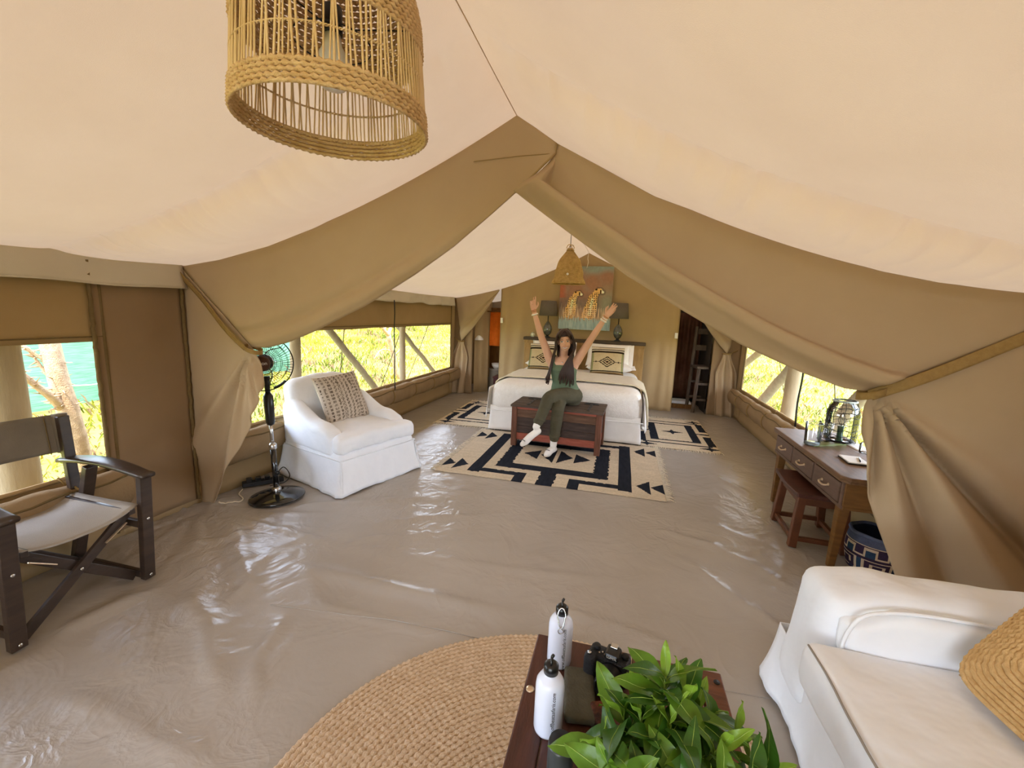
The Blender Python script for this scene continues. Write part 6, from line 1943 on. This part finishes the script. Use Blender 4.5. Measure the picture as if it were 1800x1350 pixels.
tips = [(-.01, .06, .285, .18), (.03, .05, .245, .2), (-.09, .05, .165, .5), (-.12, -.01, .135, .7), (-.10, -.09, .150, .6), (.0, .0, .230, .2), (.07, .10, .185, .5), (.13, .06, .165, .6), (.16, -.02, .155, .7), (.09, -.02, .225, .3), (.02, -.10, .215, .4), (-.05, -.16, .165, .6), (.10, -.11, .195, .5), (.16, -.11, .120, .8), (.04, -.20, .150, .7), (-.15, -.16, .10, .9), (.18, -.20, .10, .9), (-.05, .08, .17, .5), (.20, .05, .11, .9), (-.06, .03, .21, .3)]
for i, (tx, ty, tz, spread) in enumerate(tips):
    tip = Vector((tx, ty, tz)); base = Vector((tx * .25, ty * .25, .09))
    P = spline([base, base.lerp(tip, .55) + Vector((tx * .12, ty * .12, .02)), tip], 4)
    m = MB(); m.tube(P, [lerp(.004, .0025, k / (len(P) - 1)) for k in range(len(P))], 6); m.build('stem', K['stem'], pt, smooth=True)
    d = (tip - base).normalized()
    q = Vector((0, 0, 1)).rotation_difference(d.lerp(Vector((0, 0, 1)), .3).normalized()).to_matrix().to_4x4()
    n = lf.randint(8, 10)
    for k in range(n):
        ring = k / n
        az = k * 2.399 + i
        el = lerp(math.radians(74), math.radians(4 - 22 * spread), ring ** .8) + lf.uniform(-.15, .15)
        pos = tip - d * (.075 * ring)
        kind = 4 if (k == 0 or (k == 1 and i % 2)) else lf.choice((0, 0, 1, 2, 3, 5, 5, 6))
        s = lf.uniform(.78, 1.08) * (.85 if k < 2 else 1)
        place_leaf(kind, TR(*pos) @ q @ RZ(az) @ RX(el) @ RY(lf.uniform(-.35, .35)) @ Matrix.Scale(s, 4))
# ------------------------------------------------------------------ outside
K['grass'] = mat('sunlit_grass', lin('#77712c'), lin('#948a45'), rough=0.95, scale=1.3, spec=0.05, contrast=0.6, detail=8)
def gh(x, y):
    d = max(0, -3.6 - x, x - 2.6, -2.4 - y, y - 10.2)
    return -.35 + .10 * nz(x * .5, y * .5, 1) * min(1, d) + .05 * max(0, d - 1)
m = MB()
m.grid(lambda u, v: (lerp(-45, 45, u), lerp(-35, 60, v), gh(lerp(-45, 45, u), lerp(-35, 60, v))), 130, 140)
struct(m.build('ground', K['grass'], smooth=True))

# long grass and low scrub beside the tent: nobody could count it
K['scrub'] = mat('scrub_leaves', (1, 1, 1), paint=True, rough=0.9, scale=20, contrast=0.2, spec=0.05, trans=0.4)
gr = random.Random(11)
SC = [lin(c) for c in ('#7c8226', '#9c9636', '#a99a44', '#868228', '#8e7454', '#55601a', '#a09c46')]
def scrub(name, xs, ys, n, hmin, hmax):
    m = MB()
    for _ in range(n):
        d = gr.random() ** 1.8
        x = lerp(xs[0], xs[1], d); y = gr.uniform(*ys)
        g = gh(x, y)
        s = (.5 + 1.3 * d)
        patch = nz(x * .45, y * .45, 7)
        c0 = SC[int((patch * .5 + .5 + gr.uniform(-.18, .18)) * 6.99) % 7]
        h = gr.uniform(hmin, hmax) * s * (1 + .5 * patch)
        for k in range(gr.randint(4, 6)):
            a = gr.uniform(0, 2 * PI); r_ = gr.uniform(0, .28) * s
            bx, by = x + r_ * cos(a), y + r_ * sin(a)
            hh = h * gr.uniform(.4, 1.1); w = gr.uniform(.008, .024) * s
            ta = gr.uniform(0, 2 * PI)
            lx, ly = cos(ta) * hh * .45, sin(ta) * hh * .45
            zb = g - .03 + hh * gr.uniform(0, .5)
            i = [m.pt((bx - w * sin(ta), by + w * cos(ta), zb)), m.pt((bx + w * sin(ta), by - w * cos(ta), zb)), m.pt((bx + lx * .5 + w * sin(ta), by + ly * .5 - w * cos(ta), zb + hh * .45)), m.pt((bx + lx, by + ly, zb + hh * .62)), m.pt((bx + lx * .5 - w * sin(ta), by + ly * .5 + w * cos(ta), zb + hh * .45))]
            m.face(i, tuple(q * gr.uniform(.8, 1.15) for q in c0))
    return tag(m.build(name, K['scrub'], kind='stuff'), {'long_grass': 'sunlit long grass and scrub beyond the left windows', 'scrub': 'sunlit yellow scrub beyond the right window'}[name], 'grass')
scrub('long_grass', (-4.2, -24), (0, 30), 14000, .14, .36)
scrub('scrub', (3.2, 20), (2, 34), 9000, .14, .36)

# poles and braces of the fly sheet
K['pole2'] = mat('grey_pole', lin('#8f8474'), lin('#a89d8c'), rough=0.85, scale=5, stretch=(3, 3, .6), bump=0.3)
def pole(name, label, cat, a, b, r0, r1, knots=2, seed=0):
    a, b = Vector(a), Vector(b)
    m = MB()
    n = 14
    pts = [a.lerp(b, k / n) + Vector((.010 * nz(k * .5, seed, 1), .010 * nz(k * .5, seed, 5), 0)) for k in range(n + 1)]
    m.tube(pts, [lerp(r0, r1, k / n) * (1 + .05 * nz(k * .9, seed, 3)) for k in range(n + 1)], 14)
    o = m.build(name, K['post'] if name == 'support_pole' else K['pole2'], smooth=True)
    return tag(o, label, cat)
GZ = -.36
pole('support_pole', 'thick leaning gum pole outside the front left window', 'pole', (-3.36, 1.63, GZ), (-3.30, 1.58, 1.95), .092, .080, seed=1)
pole('support_pole', 'sunlit round pole outside the left window behind the armchair', 'pole', (-3.32, 3.82, GZ), (-3.32, 3.83, 1.9), .056, .052, seed=2)
pole('support_pole', 'slim round pole in the middle of the far left window', 'pole', (-3.30, 6.08, GZ), (-3.30, 6.10, 1.85), .050, .046, seed=3)
pole('brace_pole', 'grey slanting brace left of the slim pole outside the left window', 'brace', (-3.42, 6.30, GZ), (-3.38, 3.95, 1.66), .046, .040, seed=4)
pole('brace_pole', 'grey slanting brace right of the slim pole outside the left window', 'brace', (-3.42, 8.60, GZ), (-3.38, 6.10, 1.22), .042, .036, seed=5)
pole('support_pole', 'grey upright pole outside the right window', 'pole', (2.24, 6.42, GZ), (2.20, 6.18, 1.8), .085, .080, seed=6)
pole('brace_pole', 'grey slanting brace left of the upright pole outside the right window', 'brace', (2.34, 8.7, GZ), (2.30, 6.35, 1.10), .075, .070, seed=7)
pole('brace_pole', 'grey slanting brace near the glass lantern outside the right window', 'brace', (2.36, 6.25, GZ), (2.30, 4.30, 1.28), .075, .070, seed=8)
pole('brace_pole', 'farthest grey brace at the left end of the right window', 'brace', (2.34, 10.2, .30), (2.32, 7.5, 1.25), .060, .055, seed=9)
# thin guy lines
K['guy'] = mat('guy_line', lin('#4a4030'), rough=0.9)
def guy(label, a, b, r=.006):
    m = MB(); m.tube([a, Vector(a).lerp(Vector(b), .5) - Vector((0, 0, .02)), b], r, 5)
    tag(m.build('guy_line', K['guy'], smooth=True), label, 'rope')
guy('thin upright guy line beside the armchair cushion, outside the left window', (-3.7, 4.9, GZ), (-3.3, 4.75, 1.8))
guy('thin guy line slanting down at the far end of the left window', (-4.3, 7.9, GZ + .1), (-3.2, 7.2, 1.7))
guy('short guy line low in the left window behind the armchair', (-4.1, 6.5, GZ + .1), (-3.2, 6.25, 1.7))
guy('thin guy line in the left half of the right window', (2.9, 8.0, GZ), (2.1, 7.0, 1.6))
guy('thin guy line above the lantern in the right window', (2.9, 6.3, GZ), (2.1, 5.2, 1.6))

# green shade net fence
K['net'] = mat('green_shade_net', lin('#4a7a58'), lin('#7fa585'), rough=0.9, scale=14, stretch=(1, .25, 4), spec=0.05, trans=0.15)
nf = thing('net_fence', 'green shade-net fence standing in the grass beyond the left windows', 'fence')
m = MB(); m.grid(lambda u, v: (-8.0 + .12 * nz(lerp(1.5, 9.1, u) * 1.1, v * 3, 4), lerp(1.5, 9.1, u), lerp(-.15, 2.35, v) + .05 * nz(lerp(1.5, 9.1, u), v, 2)), 90, 20); m.build('net', K['net'], nf, smooth=True)
for z_ in (.15, .95, 1.75, 2.35):
    m = MB(); m.tube([(-7.96, lerp(1.5, 9.1, k / 30), z_ + .02 * sin(k * 1.3)) for k in range(31)], .012, 5); m.build('wire', mat('pale_wire', lin('#b9d6c8'), rough=.6), nf, smooth=True)
for k in range(5):
    m = MB(); m.tube([(-8.06, 1.6 + k * 1.86, -.3), (-8.06, 1.62 + k * 1.86, 2.45)], .05, 8); m.build('post', K['pole2'], nf, smooth=True)

# thorn trees
K['bark'] = mat('pale_thorn_bark', lin('#8a6a4a'), lin('#c9ab84'), rough=0.9, scale=16, bump=0.6, contrast=0.6)
def thorn_tree(name, label, base, branches, thorns, seed):
    t = thing(name, label, 'tree', base)
    rg = random.Random(seed)
    th_ = MB()
    for k, (pts, r0, r1) in enumerate(branches):
        m = MB(); P = spline(pts, 5); n = len(P)
        m.tube(P, [lerp(r0, r1, i / (n - 1)) * (1 + .10 * nz(i * .8, k, seed)) for i in range(n)], 10)
        m.build('trunk' if k == 0 else 'branch', K['bark'], t, smooth=True)
        for _ in range(int(thorns * (1 if k == 0 else .5))):
            i = rg.randrange(n - 1); p = P[i].lerp(P[i + 1], rg.random()); r_ = lerp(r0, r1, i / (n - 1))
            d = Vector((rg.uniform(-1, 1), rg.uniform(-1, 1), rg.uniform(-.3, .5))).normalized()
            th_.tube([p + d * r_ * .8, p + d * (r_ + rg.uniform(.03, .07))], [.008, .001], 4, caps=False)
    th_.build('thorns', K['bark'], t, kind='stuff')
    return t
thorn_tree('thorn_tree', 'pale thorny tree trunk outside the front left window', (-4.55, 2.60, -.3),
           [([(0, 0, 0), (.02, -.03, .6), (-.02, -.08, 1.2), (-.05, -.10, 1.8), (-.05, -.12, 2.6)], .085, .05), ([(.0, -.05, .80), (.05, -.18, .98), (.06, -.32, 1.16), (.1, -.55, 1.5)], .040, .014),
            ([(-.02, -.08, 1.2), (-.1, -.3, 1.45), (-.1, -.45, 1.50)], .014, .005), ([(-.02, -.08, 1.0), (-.1, -.22, 1.4), (-.1, -.40, 1.62)], .012, .004)], 60, 3)
thorn_tree('thorn_tree', 'thin forked bare tree beyond the far left window', (-5.6, 10.05, -.32),
           [([(0, 0, 0), (0, -.20, .68), (0, -.42, 1.15)], .072, .055), ([(0, -.42, 1.15), (.02, -.75, 1.36), (0, -1.10, 1.75)], .045, .02), ([(0, -.42, 1.15), (0, -.30, 1.42), (0, -.38, 1.95)], .045, .02),
            ([(.01, -.60, 1.27), (.04, -.55, 1.55), (.03, -.70, 1.85)], .024, .01), ([(0, -.22, .75), (-.06, -.65, .80), (-.06, -1.0, .60)], .018, .006), ([(0, -.18, .62), (.06, .12, .80), (.06, .28, .98)], .016, .005)], 8, 5)
